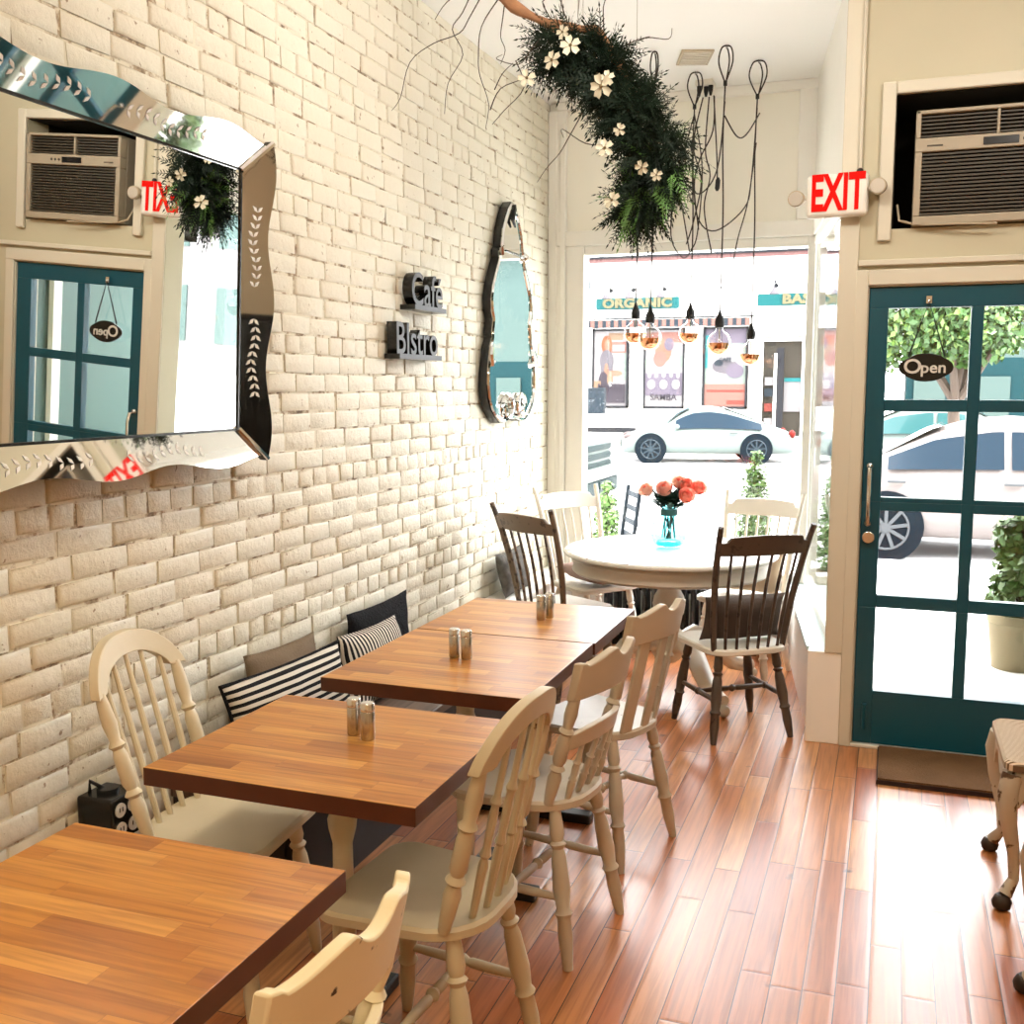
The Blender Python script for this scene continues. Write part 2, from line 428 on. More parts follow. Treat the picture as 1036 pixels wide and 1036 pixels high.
for n_, c_ in dict(pk=(.50,.24,.20), lav=(.27,.23,.30), dkv=(.10,.085,.11), mint=(.44,.53,.46), tan=(.46,.30,.20), skin=(.52,.27,.19), hair=(.42,.16,.08), grey=(.24,.22,.25), pale=(.58,.55,.56), red=(.45,.10,.08), slate=(.05,.075,.10), aqua=(.05,.40,.42)).items():
    M['p_'+n_] = mat('print_'+n_, tuple(q*.27 for q in c_), .6, spec=.1)

for n_ in ['car_white','car_cream','car_glass_pale','rim','rim_dark','grille','tail_red','lamp_clear','plate','dark_trim','roof_pink','teal_sign','sign_cream','far_teal','far_teal_pale','teal_wall','pot'] + ['p_'+q for q in ('pk','lav','dkv','mint','tan','skin','hair','grey','pale','red','slate','aqua')]:
    s_ = M[n_].node_tree.nodes['Principled BSDF'].inputs['Base Color']; s_.default_value = [q*.78 for q in s_.default_value[:3]] + [1]
def petal_mat(name, col):
    m = mat(name, col, .6); nt = m.node_tree; out = nt.nodes['Material Output']; b = nt.nodes['Principled BSDF']
    tr = nt.nodes.new('ShaderNodeBsdfTranslucent'); tr.inputs[0].default_value = (*col, 1); mx = nt.nodes.new('ShaderNodeMixShader'); mx.inputs[0].default_value = .5
    nt.links.new(b.outputs[0], mx.inputs[1]); nt.links.new(tr.outputs[0], mx.inputs[2]); nt.links.new(mx.outputs[0], out.inputs[0])
    return m
M['rose_pink'] = petal_mat('pink_rose_petal', (.95,.55,.46)); M['rose_peach'] = petal_mat('peach_rose_petal', (.95,.66,.55)); M['rose_coral'] = petal_mat('coral_rose_petal', (.95,.36,.27)); M['rose_heart'] = petal_mat('rose_heart_petal', (.92,.20,.14))
M['tree_leaf'] = mat('tree_leaf_dark', (.022,.066,.009), .5, var=.6, vscale=3); M['tree_leaf2'] = mat('tree_leaf_pale', (.068,.125,.019), .5, var=.5, vscale=3); M['shrub'] = mat('shrub_green', (.046,.11,.015), .55, var=.5, vscale=8)  # darker and paler leaf green, picked at random per leaf
# ------------------------------------------------------------------ dimensions
WX = -2.08          # brick wall face
CEIL = 3.33
DY = 4.77           # door wall inner face
FY = 6.45           # front window plane
# ------------------------------------------------------------------ SETTING
struct(MB().prism([(WX-.2,-3.2),(3.3,-3.2),(3.3,DY+.06),(-.21,DY+.06),(-.44,FY+.1),(WX-.2,FY+.1)], -.12, 0).build('floor', M['floor'], smooth=False))

def brick_wall():
    mb = MB(); ch = .0715; bl = .205; rnd = random.Random(3)
    y0, y1 = -3.2, FY+.02
    mb.cur = 1
    mb.box((WX-.2, y0, 0), (WX-.007, y1+.12, CEIL))
    mb.cur = 0
    rows = int(CEIL/ch)+1
    for r in range(rows):
        z = r*ch
        header = (r % 7 == 3)
        L = bl*.5 if header else bl
        y = y0 - rnd.random()*L if not header else y0 - (r*.37 % 1)*L
        if not header: y = y0 - ((r % 2)*.5 + rnd.uniform(-.08,.08)) * L
        while y < y1:
            l = L*rnd.uniform(.9, 1.1)
            a, b = y + rnd.uniform(.003,.0065), y + l - rnd.uniform(.003,.0065)
            y += l
            a = max(a, y0); b = min(b, y1)
            if b - a < .03: continue
            zt = min(z + ch - rnd.uniform(.003,.0062), CEIL); zb = z + rnd.uniform(.002,.0055)
            if zt - zb < .02: continue
            px = WX + rnd.uniform(-.0035, .0035); bk = WX - .02
            q = .009
            def j(s=.0032): return rnd.uniform(-s, s)
            co = [(a+j(), zb+j()), (b+j(), zb+j()), (b+j(), zt+j()), (a+j(), zt+j())]
            tl = rnd.uniform(-.0025,.0025)
            ins = [(co[0][0]+q, co[0][1]+q), (co[1][0]-q, co[1][1]+q), (co[2][0]-q, co[2][1]-q), (co[3][0]+q, co[3][1]-q)]
            vs = [(bk, p[0], p[1]) for p in co] + [(px-.0045, p[0], p[1]) for p in co] + [(px + (tl if i in (1,2) else -tl), p[0], p[1]) for i, p in enumerate(ins)]
            fs = []
            for i in range(4):
                k = (i+1) % 4
                fs.append((i, k, 4+k, 4+i)); fs.append((4+i, 4+k, 8+k, 8+i))
            fs.append((8, 9, 10, 11))
            mb.add(vs, fs)
    mb.keep = True
    return struct(mb.build('wall_left', [M['brick'], M['mortar']], angle=60))
brick_wall()

struct(MB().box((WX-.2, -3.2, CEIL), (3.4, FY+.35, CEIL+.9)).build('ceiling', M['ceiling'], smooth=False))
struct(MB().box((WX-.2, -3.35, 0), (3.4, -3.2, CEIL)).build('wall_back', M['plaster'], smooth=False))
struct(MB().box((3.2, -3.2, 0), (3.4, DY+.15, CEIL)).build('wall_right', M['plaster'], smooth=False))

# wall with the door and the air conditioner hole
w = MB()
AX0, AX1, AZ0, AZ1 = -.04, .70, 2.25, 2.79
DX0, DX1, DZ = -.118, .765, 2.015
w.box((-.245, DY, 0), (DX0-.02, DY+.15, CEIL))
w.box((DX0-.02, DY, DZ+.02), (AX0, DY+.15, CEIL))
w.box((AX0, DY, DZ+.02), (AX1, DY+.15, AZ0))
w.box((AX0, DY, AZ1), (AX1, DY+.15, CEIL))
w.box((AX1, DY, DZ+.02), (DX1+.02, DY+.15, CEIL))
w.box((DX1+.02, DY, 0), (3.2, DY+.15, CEIL))
struct(w.build('wall_front', M['cream_wall'], smooth=False))
j = MB()
j.box((DX0-.02, DY+.002, .015), (DX0+.001, DY+.15, DZ+.02)); j.box((DX1-.002, DY+.002, .015), (DX1+.02, DY+.15, DZ+.02)); j.box((DX0, DY+.002, DZ-.001), (DX1, DY+.15, DZ+.02))
j.box((DX0, DY+.062, .015), (DX0+.022, DY+.15, DZ)); j.box((DX1-.022, DY+.062, .015), (DX1, DY+.15, DZ)); j.box((DX0, DY+.062, DZ-.024), (DX1, DY+.15, DZ))
struct(j.build('trim_13', M['cream_panel'], smooth=False))
# low end of the knee wall in front of the pillar
struct(MB().box((-.318, DY-.004, 0), (-.135, DY+.1, .42)).build('trim_1', M['white_trim'], bevel=.004))
# raised boards on the door wall
t = MB()
t.box((-.245, DY-.012, 0.42), (-.165, DY, CEIL-.02))                    # pillar board
t.box((-.165, DY-.022, 2.10), (1.0, DY, 2.125))                           # ledge over the door
t.box((DX0-.055, DY-.014, 0), (DX0-.004, DY, DZ+.07))                     # casing side
t.box((DX0-.004, DY-.014, DZ+.005), (DX1+.06, DY, DZ+.07))               # casing head
t.box((DX1+.004, DY-.014, 0), (DX1+.06, DY, DZ+.005))
struct(t.build('trim_2', M['cream_panel'], bevel=.004))
t = MB()
for (a, b) in (((AX0-.055, AZ0-.05), (AX0, AZ1+.05)), ((AX1, AZ0-.05), (AX1+.055, AZ1+.05)), ((AX0, AZ1), (AX1, AZ1+.05))):
    t.box((a[0], DY-.022, a[1]), (b[0], DY, b[1]))
struct(t.build('trim_3', M['cream_panel'], bevel=.006))
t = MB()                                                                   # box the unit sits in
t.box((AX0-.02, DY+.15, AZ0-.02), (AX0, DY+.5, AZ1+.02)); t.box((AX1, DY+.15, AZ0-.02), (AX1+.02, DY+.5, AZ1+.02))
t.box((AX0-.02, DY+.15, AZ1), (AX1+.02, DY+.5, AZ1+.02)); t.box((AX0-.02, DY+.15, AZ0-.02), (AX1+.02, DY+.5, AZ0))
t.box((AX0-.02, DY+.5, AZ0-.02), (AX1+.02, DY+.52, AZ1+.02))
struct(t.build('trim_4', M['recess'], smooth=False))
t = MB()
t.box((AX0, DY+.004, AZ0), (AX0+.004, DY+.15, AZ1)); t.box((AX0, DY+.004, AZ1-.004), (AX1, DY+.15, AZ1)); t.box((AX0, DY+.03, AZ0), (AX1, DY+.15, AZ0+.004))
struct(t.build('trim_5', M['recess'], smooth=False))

# ---- bay: knee wall, transom panel, splayed side
SA = Vector((-.215, DY+.10, 0)); SB = Vector((-.455, FY+.02, 0))           # line of the side glass
w = MB()
w.box((WX, FY-.02, 0), (-.44, FY+.13, .42))
struct(w.build('wall_window', M['white_trim'], smooth=False))
t = MB()
t.box((WX, FY-.012, 2.44), (-.36, FY+.12, CEIL))
struct(t.build('wall_transom', M['transom'], smooth=False))
t = MB()
t.box((WX+.055, FY-.054, 2.46), (-.36, FY-.012, 2.55)); t.box((WX+.055, FY-.054, CEIL-.055), (-.36, FY-.012, CEIL))
t.box((WX, FY-.045, .42), (-1.965, FY-.012, CEIL-.05)); t.box((-.575, FY-.045, 2.55), (-.36, FY-.012, CEIL-.05))
t.box((WX, FY-.05, .42), (WX+.055, FY-.02, CEIL-.05))
t.box((-2.0, FY-.062, .42), (-1.965, FY-.04, 3.2))
struct(t.build('trim_6', M['white_trim'], bevel=.006))
# side of the bay: knee wall, sill and header follow the splayed line
def splay(x0, x1, z0, z1):
    """box along SA->SB; x0/x1 = offsets to the left(-)/right(+) of the line"""
    d = (SB-SA).normalized(); n = Vector((d.y, -d.x, 0))
    P = [SA+n*x0, SA+n*x1, SB+n*x1, SB+n*x0]
    return [Vector((p.x, p.y, z)) for z in (z0, z1) for p in P], [(3,2,1,0),(4,5,6,7),(0,1,5,4),(1,2,6,5),(2,3,7,6),(3,0,4,7)]
w = MB(); w.add(*splay(-.10, .02, 0, .40)); w.add(*splay(-.03, .03, 2.46, CEIL))
struct(w.build('wall_bay', M['white_trim'], smooth=False))
M['sill_blue'] = mat('pale_sill_paint', (.62,.74,.74), .3)
w = MB(); w.add(*splay(-.115, .0, .40, .42))
struct(w.build('trim_7', M['sill_blue'], smooth=False))

# front window
f = MB()
Z0, Z1 = .42, 2.46
f.box((-1.965, FY-.035, Z0), (-1.85, FY+.09, Z1))
f.box((-.503, FY-.03, Z0), (-.457, FY+.09, Z1))
f.box((-1.85, FY-.02, 2.405), (-.503, FY+.08, Z1)); f.box((-1.85, FY-.06, Z0), (-.503, FY+.08, Z0+.05))
win = struct(f.build('window_1', M['white_trim'], bevel=.005))
MB().box((-1.85, FY+.03, Z0+.05), (-.503, FY+.036, 2.405)).build('glass_pane', M['glass'], win, smooth=False)
# side window
f = MB()
d = (SB-SA).normalized(); nrm = Vector((d.y, -d.x, 0)); ln = (SB-SA).length
def sbox(mb, u0, u1, x0, x1, z0, z1):
    P = [SA+d*u0+nrm*x0, SA+d*u0+nrm*x1, SA+d*u1+nrm*x1, SA+d*u1+nrm*x0]
    mb.add([Vector((p.x, p.y, z)) for z in (z0, z1) for p in P], [(3,2,1,0),(4,5,6,7),(0,1,5,4),(1,2,6,5),(2,3,7,6),(3,0,4,7)])
sbox(f, 0, .06, -.02, .03, .42, 2.46); sbox(f, ln-.03, ln, -.02, .02, .42, 2.46)
sbox(f, .06, ln-.05, -.02, .03, .42, .47); sbox(f, .06, ln-.05, -.02, .03, 2.41, 2.46)
win2 = struct(f.build('window_2', M['white_trim'], bevel=.004))
g = MB(); sbox(g, .06, ln-.05, .0, .005, .47, 2.41)
g.build('glass_pane', M['glass'], win2, smooth=False)

# door
dr = bpy.data.objects.new('door_1', None); COL.objects.link(dr); struct(dr)
dr.location = (DX0, DY+.03, 0)
rows_ = [(1.54,1.925),(1.12,1.49),(.69,1.062),(.26,.635)]; cols_ = [(-.037,.287),(.335,.66)]
def dloc(x, y, z): return (x-DX0, y-(DY+.03), z)
y0_, y1_ = DY+.01, DY+.055
def dbox(mb, x0, x1, z0, z1, e=0): mb.box(dloc(x0, y0_-e, z0), dloc(x1, y1_+e, z1))
DXR = DX1-.005
a = MB()
dbox(a, DX0+.004, DXR, 1.925, DZ-.004)
dbox(a, DX0+.004, -.037, 1.10, 1.925); dbox(a, .287, .335, 1.10, 1.925); dbox(a, .66, DXR, 1.10, 1.925)
for c in cols_: dbox(a, c[0], c[1], 1.49, 1.54); dbox(a, c[0], c[1], 1.10, 1.12)
dbox(a, DX0+.004, -.037, .635, 1.10); dbox(a, .287, .335, .635, 1.10); dbox(a, .66, DXR, .635, 1.10)
for c in cols_: dbox(a, c[0], c[1], 1.062, 1.10); dbox(a, c[0], c[1], .635, .69)
dbox(a, DX0+.004, -.037, .02, .635); dbox(a, .287, .335, .26, .635); dbox(a, .66, DXR, .02, .635); dbox(a, -.037, .66, .02, .26)
a.build('door_frame', M['door_paint'], dr, bevel=.002)
for r_ in rows_:
    for c in cols_:
        MB().box(dloc(c[0], DY+.03, r_[0]), dloc(c[1], DY+.034, r_[1])).build('glass_pane', M['glass'], dr, smooth=False)
h = MB(); h.tube([dloc(-.085, DY+.01, 1.25), dloc(-.085, DY-.035, 1.245), dloc(-.085, DY-.05, 1.20), dloc(-.085, DY-.05, 1.06), dloc(-.085, DY-.035, 1.015), dloc(-.085, DY+.01, 1.01)], [.012,.009,.008,.008,.009,.012], 8)
h.ball(dloc(-.085, DY+.005, 1.255), .016, 10, 8); h.ball(dloc(-.085, DY+.005, 1.005), .016, 10, 8)
h.build('pull_handle', M['chrome'], dr)
MB().cyl(dloc(-.08, DY+.012, .945), dloc(-.08, DY-.012, .945), .026, 18).build('deadbolt', M['chrome'], dr, bevel=.003)
b = MB(); b.cyl(dloc(-.07, DY-.002, .085), dloc(-.07, DY-.002, .20), .009, 8); b.box(dloc(-.082, DY-.004, .135), dloc(-.058, DY+.01, .20))
b.build('floor_bolt', M['door_paint'], dr)
struct(MB().box((DX0-.02, DY-.01, 0), (DX1+.02, DY+.15, .015)).build('trim_8', M['plastic_white'], bevel=.004))   # threshold

# ------------------------------------------------------------------ LIGHTS of the room, the sky and added globes
wd = bpy.data.worlds.new('overcast_sky'); sc.world = wd; wd.use_nodes = True
nt = wd.node_tree; bg = nt.nodes['Background']
bg.inputs['Color'].default_value = (.97,.985,1.0,1); bg.inputs['Strength'].default_value = 17.0
ADDED_GLOBE_W = 42
sun = bpy.data.lights.new('sun', 'SUN'); sun.energy = 20.0; sun.angle = R(3); sun.color = (1,.95,.86)
so = bpy.data.objects.new('sun', sun); COL.objects.link(so); so.rotation_euler = Vector((-.60,.22,-.77)).to_track_quat('-Z','Y').to_euler()
k = 0
for (x, y, where, pw) in ((-.6, -1.6, 'over the back corner by the brick wall', 26), (1.6, -1.6, 'over the back corner away from the brick', 26), (-.75, .55, 'above the first table', 30), (1.6, .6, 'over the middle of the room', 20)):
    t = thing('ceiling_light', 'white drum ceiling lamp behind the viewpoint, ' + where, 'lamp', (x, y, CEIL-.09), 0, 'ceiling lamps')
    MB().lathe((0,0,0), [(.02,.09),(.19,.09),(.19,.015),(.175,.015),(.175,.07),(.02,.07)], 28).build('lamp_drum', M['plastic_white'], t)
    l = bpy.data.lights.new('lamp_glow', 'AREA'); l.shape = 'DISK'; l.size = .34; l.energy = pw; l.color = (1.0,.82,.53)
    lo = bpy.data.objects.new('lamp_glow', l); COL.objects.link(lo); lo.parent = t; lo.location = (0,0,.02)
for (x, y, where) in ((-.70, 3.25, 'above the row of tables'), (.75, 3.35, 'above the rush-seat chairs')):  # added lamps out of view, put in to brighten the far bay
    t = thing('added_globe_lamp', 'added unseen globe lamp on a short rod ' + where, 'lamp', (x, y, CEIL), 0, 'added globe lamps')
    MB().cyl((0,0,-.14), (0,0,0), .012, 10).build('rod', M['steel'], t)
    MB().lathe((0,0,-.02), [(.07,.02),(.07,0),(.0,0)], 20).build('rose_plate', M['steel'], t)
    l = bpy.data.lights.new('added_globe_glow', 'POINT'); l.shadow_soft_size = .11; l.energy = ADDED_GLOBE_W; l.color = (1.0,.95,.86)
    lo = bpy.data.objects.new('added_globe_glow', l); COL.objects.link(lo); lo.parent = t; lo.location = (0,0,-.25)

# ------------------------------------------------------------------ CAMERA
F_, VX, VY = 1060., 905., 390.
cam = bpy.data.cameras.new('camera'); cam.sensor_width = 36; cam.lens = 36*F_/1036; cam.clip_start = .05; cam.clip_end = 300
co = bpy.data.objects.new('camera', cam); COL.objects.link(co)
pit = math.atan((518-VY)/F_); yaw = math.atan((VX-518)/math.hypot(F_, 518-VY))
co.location = (0, 0, 1.6); co.rotation_euler = (PI/2 - pit, 0, yaw)
sc.camera = co
sc.view_settings.view_transform = 'Standard'; sc.view_settings.look = 'None'; sc.view_settings.gamma = 1; sc.view_settings.exposure = 0.0
sc.view_settings.use_curve_mapping = False
cy = sc.cycles
cy.max_bounces = 10; cy.diffuse_bounces = 5; cy.glossy_bounces = 5; cy.transparent_max_bounces = 24; cy.caustics_reflective = False; cy.caustics_refractive = False
cy.sample_clamp_indirect = 6
MIRROR_LEAN = 3.0; MIRROR_YAW = 0.3; VENET_YAW = 0.0
# ------------------------------------------------------------------ FURNITURE
# ---- butcher-block tables
def block_table(label, x0, x1, y0, y1):
    cx, cy_ = (x0+x1)/2, (y0+y1)/2; w, d = (x1-x0)/2, (y1-y0)/2
    t = thing('dining_table', label, 'table', (cx, cy_, 0), 0, 'butcher-block tables')
    mb = MB(); mb.box((-w, -d, .708), (w, d, .75))
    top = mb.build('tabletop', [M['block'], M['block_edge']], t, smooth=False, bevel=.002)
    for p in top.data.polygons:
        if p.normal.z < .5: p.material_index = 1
    MB().turned((0,0,.03), (0,0,.70), [(0,.045),(.05,.04),(.10,.026),(.45,.030),(.50,.026),(.70,.024),(.76,.034),(.79,.036),(.82,.028),(.93,.030),(1,.05)], 16).build('pedestal', M['cream_paint'], t)
    b = MB()
    for a in (0, PI/2):
        m = Matrix.Rotation(a, 4, 'Z')
        b.box((-.24,-.03,.0), (.24,.03,.035), m)
    b.build('cross_base', M['iron'], t, bevel=.006)
    b = MB(); b.box((-w*.6,-.03,.695), (w*.6,.03,.708)); b.box((-.03,-d*.6,.695), (.03,d*.6,.708))
    b.build('top_plate', M['iron'], t)
    return t
block_table('bare butcher-block table with nothing on it, cut off by the frame', -1.475, -.876, .96, 1.557)
block_table('butcher-block table standing between the two bow-back chairs, two steel shakers on it', -1.55, -.878, 1.846, 2.44)
block_table('butcher-block table beside the striped cushions, butted against the table by the round one', -1.55, -.905, 2.625, 3.285)
block_table('butcher-block table standing next to the round white table', -1.55, -.90, 3.292, 3.862)

# ---- shakers
def shaker(name, label, x, y):
    t = thing(name, label, 'shaker', (x, y, .7502), random.random()*3, 'salt and pepper shakers')
    MB().lathe((0,0,0), [(.016,0),(.0172,.003),(.0172,.068),(.016,.070)], 20).build('body', M['steel'], t)
    MB().lathe((0,0,.0705), [(.016,0),(.0172,.001),(.0172,.018),(.015,.021),(.0,.0215)], 20).build('lid', M['chrome'], t)
TN = {2: 'on the table between the bow-back chairs', 3: 'on the table beside the striped cushions', 4: 'on the table next to the round one'}
for nm, pr, tb, x, y in (('salt_shaker','steel shaker, the one nearer the brick wall,',2,-1.212,2.208),('pepper_shaker','steel shaker, the one nearer the floor aisle,',2,-1.163,2.186),
                         ('salt_shaker','steel shaker, the one nearer the brick wall,',3,-1.270,2.972),('pepper_shaker','steel shaker, the one nearer the floor aisle,',3,-1.226,2.965),
                         ('salt_shaker','steel shaker, the fully visible one,',4,-1.180,3.566),('pepper_shaker','steel shaker, half hidden behind its twin,',4,-1.163,3.612)):
    shaker(nm, pr + ' ' + TN[tb], x, y)

# ---- chairs.  local frame: front = +Y, seat centre at the origin
LEG = [(0,.015),(.08,.019),(.16,.021),(.20,.016),(.22,.024),(.25,.016),(.30,.021),(.5,.025),(.62,.019),(.65,.026),(.68,.019),(.80,.021),(.93,.016),(1,.013)]
POST = [(0,.013),(.10,.017),(.24,.020),(.30,.014),(.325,.023),(.36,.014),(.40,.020),(.58,.019),(.63,.014),(.655,.022),(.69,.014),(.80,.019),(.92,.016),(1,.013)]
SPIN_T = [(0,.008),(.15,.010),(.30,.012),(.34,.008),(.36,.014),(.40,.009),(.55,.011),(.62,.0085),(.645,.0135),(.68,.008),(1,.007)]
SPIN_P = [(0,.008),(.4,.0095),(.8,.0075),(1,.006)]
STR = [(0,.009),(.2,.012),(.42,.013),(.45,.010),(.5,.018),(.55,.010),(.58,.013),(.8,.012),(1,.009)]
def seat_outline(wf, wb, df, db, rf=.07, rb=.12, n=6):
    pts = []
    def arc(cx, cy, r, a0, a1):
        for i in range(n+1):
            a = R(a0 + (a1-a0)*i/n); pts.append((cx + r*math.cos(a), cy + r*math.sin(a)))
    arc(wf-rf, df-rf, rf, 0, 90); arc(-(wf-rf), df-rf, rf, 90, 180)
    arc(-(wb-rb), -(db-rb), rb, 180, 270); arc(wb-rb, -(db-rb), rb, 270, 360)
    return pts
def saddle(mb, outl, zt, th, dish=.012):
    """solid seat: rounded edge, slightly dished top"""
    n = len(outl); rings = [(.93,zt-th,0),(1,zt-th+.008,0),(1,zt-.008,0),(.965,zt,0),(.80,zt,.35),(.5,zt,.9),(.0,zt,1)]
    vs = []; fs = []
    for s, z, dd in rings:
        for x, y in outl: vs.append((x*s, y*s, z - dish*dd))
    for i in range(len(rings)-1):
        for k in range(n):
            k2 = (k+1) % n
            fs.append((i*n+k, i*n+k2, (i+1)*n+k2, (i+1)*n+k))
    fs.append(tuple(range(n-1,-1,-1)))
    mb.add(vs, fs); return mb
def curved_rail(mb, x0, x1, top, bot, y_of, th, n=28):
    """rail seen from the front between bot(x)..top(x), bowed backwards by y_of(x,z)"""
    vs = []; fs = []
    for i in range(n+1):
        x = x0 + (x1-x0)*i/n
        zt, zb = top(x), bot(x)
        for (yo, z) in ((-th/2, zb),(th/2, zb),(th/2, zt),(-th/2, zt)):
            vs.append((x, y_of(x, z)+yo, z))
    for i in range(n):
        for k in range(4):
            k2 = (k+1) % 4
            fs.append((i*4+k, i*4+k2, (i+1)*4+k2, (i+1)*4+k))
    fs.append((3,2,1,0)); fs.append((n*4, n*4+1, n*4+2, n*4+3))
    return mb.add(vs, fs)
def under_frame(t, m, wf=.135, wb=.125, yf=.125, yb=-.13, spread=.055, zs=.43):
    top = {('f',-1):(-wf,yf,zs),('f',1):(wf,yf,zs),('b',-1):(-wb,yb,zs),('b',1):(wb,yb,zs)}
    foot = {}
    for (e, s), p in top.items():
        q = (p[0] + s*spread, p[1] + (spread*.75 if e == 'f' else -spread*1.3), 0); foot[(e, s)] = q
        MB().turned(p, q, LEG, 12).build('leg', m, t)
    def at(key, z):
        p, q = Vector(top[key]), Vector(foot[key]); return p.lerp(q, (zs-z)/zs)
    for s in (-1, 1):
        MB().turned(at(('f',s),.19), at(('b',s),.19), STR, 10).build('stretcher', m, t)
    a = (at(('f',-1),.19)+at(('b',-1),.19))/2; b = (at(('f',1),.19)+at(('b',1),.19))/2
    MB().turned(a, b, STR, 10).build('stretcher', m, t)

def bow_chair(label, loc, face, paint, spin, ns, lean=.27):
    t = thing('bow_back_chair', label, 'chair', (*loc, 0), R(face-90), None)
    saddle(MB(), seat_outline(.20,.185,.19,.195,.06,.14), .457, .034).build('seat', paint, t)
    under_frame(t, paint)
    yb = lambda x, z: -.135 - (z-.45)*lean - .030*(1-min(1,(x/.2)**2))
    for s in (-1, 1):
        MB().turned((s*.158, -.125, .45), (s*.172, yb(.18,.826), .828), POST, 12).build('back_post', paint, t)
    # arched crest
    def outer(x):
        u = min(1, abs(x)/.198); return .822 + .125*(1-u**2.6)**.75
    def inner(x):
        u = abs(x)/.145
        return .822 if u >= 1 else .822 + .068*(1-u**2.2)**.7
    curved_rail(MB(), -.198, .198, outer, lambda x: min(inner(x), outer(x)-.004), yb, .028, 44).build('arched_crest', paint, t, bevel=.004)
    for i in range(ns):
        u = (i+.5)/ns*2-1 if ns % 2 == 0 else (i/(ns-1))*2-1
        xb, xt = u*.115, u*.125
        MB().turned((xb, -.15-.015*(1-u*u), .45), (xt, yb(xt, inner(xt)+.01), inner(xt)+.01), spin, 9).build('spindle', paint, t)
    return t
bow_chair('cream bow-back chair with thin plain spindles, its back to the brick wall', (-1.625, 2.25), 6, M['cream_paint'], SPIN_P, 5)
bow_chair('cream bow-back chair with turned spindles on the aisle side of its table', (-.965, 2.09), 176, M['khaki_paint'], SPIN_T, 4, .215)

def crest_chair(label, loc, face, paint, style):
    t = thing('crest_rail_chair', label, 'chair', (*loc, 0), R(face-90), None)
    saddle(MB(), seat_outline(.20,.18,.19,.19,.06,.15), .457, .034).build('seat', paint, t)
    under_frame(t, paint)
    yb = lambda x, z: -.13 - (z-.45)*.22 - .05*(1-min(1,(x/.18)**2))
    def top(x):
        u = abs(x)/.178
        z = .860 + .035*math.sin(min(1,max(0,(.95-u)/.7))*PI/2)**2
        if u < .30: z -= .028*(1-(u/.30)**2)
        if u > .9: z += .008
        return z
    bot = lambda x: .760 + .012*(1-(x/.178)**2)
    curved_rail(MB(), -.178, .178, top, bot, yb, .026, 44).build('crest_rail', paint, t, bevel=.004)
    for s in (-1, 1):
        MB().turned((s*.148, -.12, .45), (s*.160, yb(.160,.77), .785), POST, 12).build('back_post', paint, t)
    if style == 'rail':
        curved_rail(MB(), -.158, .158, lambda x: .66+.02*(1-(x/.158)**2), lambda x: .615+.012*(1-(x/.158)**2), yb, .02, 24).build('mid_rail', paint, t, bevel=.003)
        for u in (-.66, -.22, .22, .66):
            x = u*.15
            MB().turned((x, -.155, .45), (x*1.05, yb(x,.63), .63), SPIN_T, 9).build('spindle', paint, t)
    else:
        for u in (-.62, 0, .62):
            x = u*.16; wd_ = .022
            curved_rail(MB(), x-wd_, x+wd_, lambda q: .77, lambda q: .45, lambda q, z: yb(q, z)-.0, .012, 3).build('slat', paint, t, bevel=.003)
    return t
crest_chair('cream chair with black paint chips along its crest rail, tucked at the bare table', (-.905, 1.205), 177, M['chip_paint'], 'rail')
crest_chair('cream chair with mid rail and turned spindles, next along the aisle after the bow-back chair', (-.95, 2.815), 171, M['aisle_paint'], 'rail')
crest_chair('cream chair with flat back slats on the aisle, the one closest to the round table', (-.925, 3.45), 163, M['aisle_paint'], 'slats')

def post_chair(label, loc, face, paint, seatm, nsp=6, zt=.455):
    t = thing('spindle_back_chair', label, 'chair', (*loc, 0), R(face-90), 'chairs around the round table')
    saddle(MB(), seat_outline(.215,.20,.20,.20,.07,.10), zt, .034, .006).build('seat', [seatm], t)
    under_frame(t, paint, wf=.15, wb=.14, yf=.14, yb=-.14, spread=.055, zs=zt-.028)
    def yb(x, z):
        u = (z-.46)/.52
        return -.155 - .06*u - .075*u*u - .035*(1-min(1,(x/.22)**2))
    for s in (-1, 1):
        pts = []
        for i in range(9):
            u = i/8; z = zt-.01 + (.995-zt+.01)*u; x = s*(.172 + .055*u)
            pts.append((x, yb(.22, z), z))
        MB().tube(pts, [.013,.015,.016,.016,.016,.016,.015,.014,.013], 8).build('back_post', paint, t)
    top = lambda x: .945 + .012*math.cos(min(1,abs(x)/.2)*PI/2) - (.022 if abs(x) > .185 else 0)
    curved_rail(MB(), -.215, .215, top, lambda x: .862, yb, .020, 30).build('crest_rail', paint, t, bevel=.004)
    for i in range(nsp):
        u = i/(nsp-1)*2-1; xb, xt = u*.130, u*.160
        pts = [(xb+(xt-xb)*q, yb(xb, .46+.42*q)*1.0, zt-.008+(.875-zt+.008)*q) for q in (0,.33,.66,1)]
        MB().tube(pts, [.007,.0085,.008,.0065], 7).build('spindle', paint, t)
    return t
post_chair('weathered spindle chair painted dark as backlit beside the brick wall, at the end of the table row', (-1.60, 5.20), 60, M['backlit_taupe_chair'], M['cream_seat'])
post_chair('white spindle chair in the corner between brick wall and front window', (-1.62, 5.88), -38, M['white_chair'], M['cream_seat'])
post_chair('white spindle chair behind the round table, directly before the front window', (-.74, 5.80), -104, M['white_chair'], M['cream_seat'])
post_chair('spindle chair painted dark as backlit, with a dark pillow, back turned to the room', (-.665, 4.86), 126, M['backlit_dark_chair'], M['cream_seat'], 6, .425)

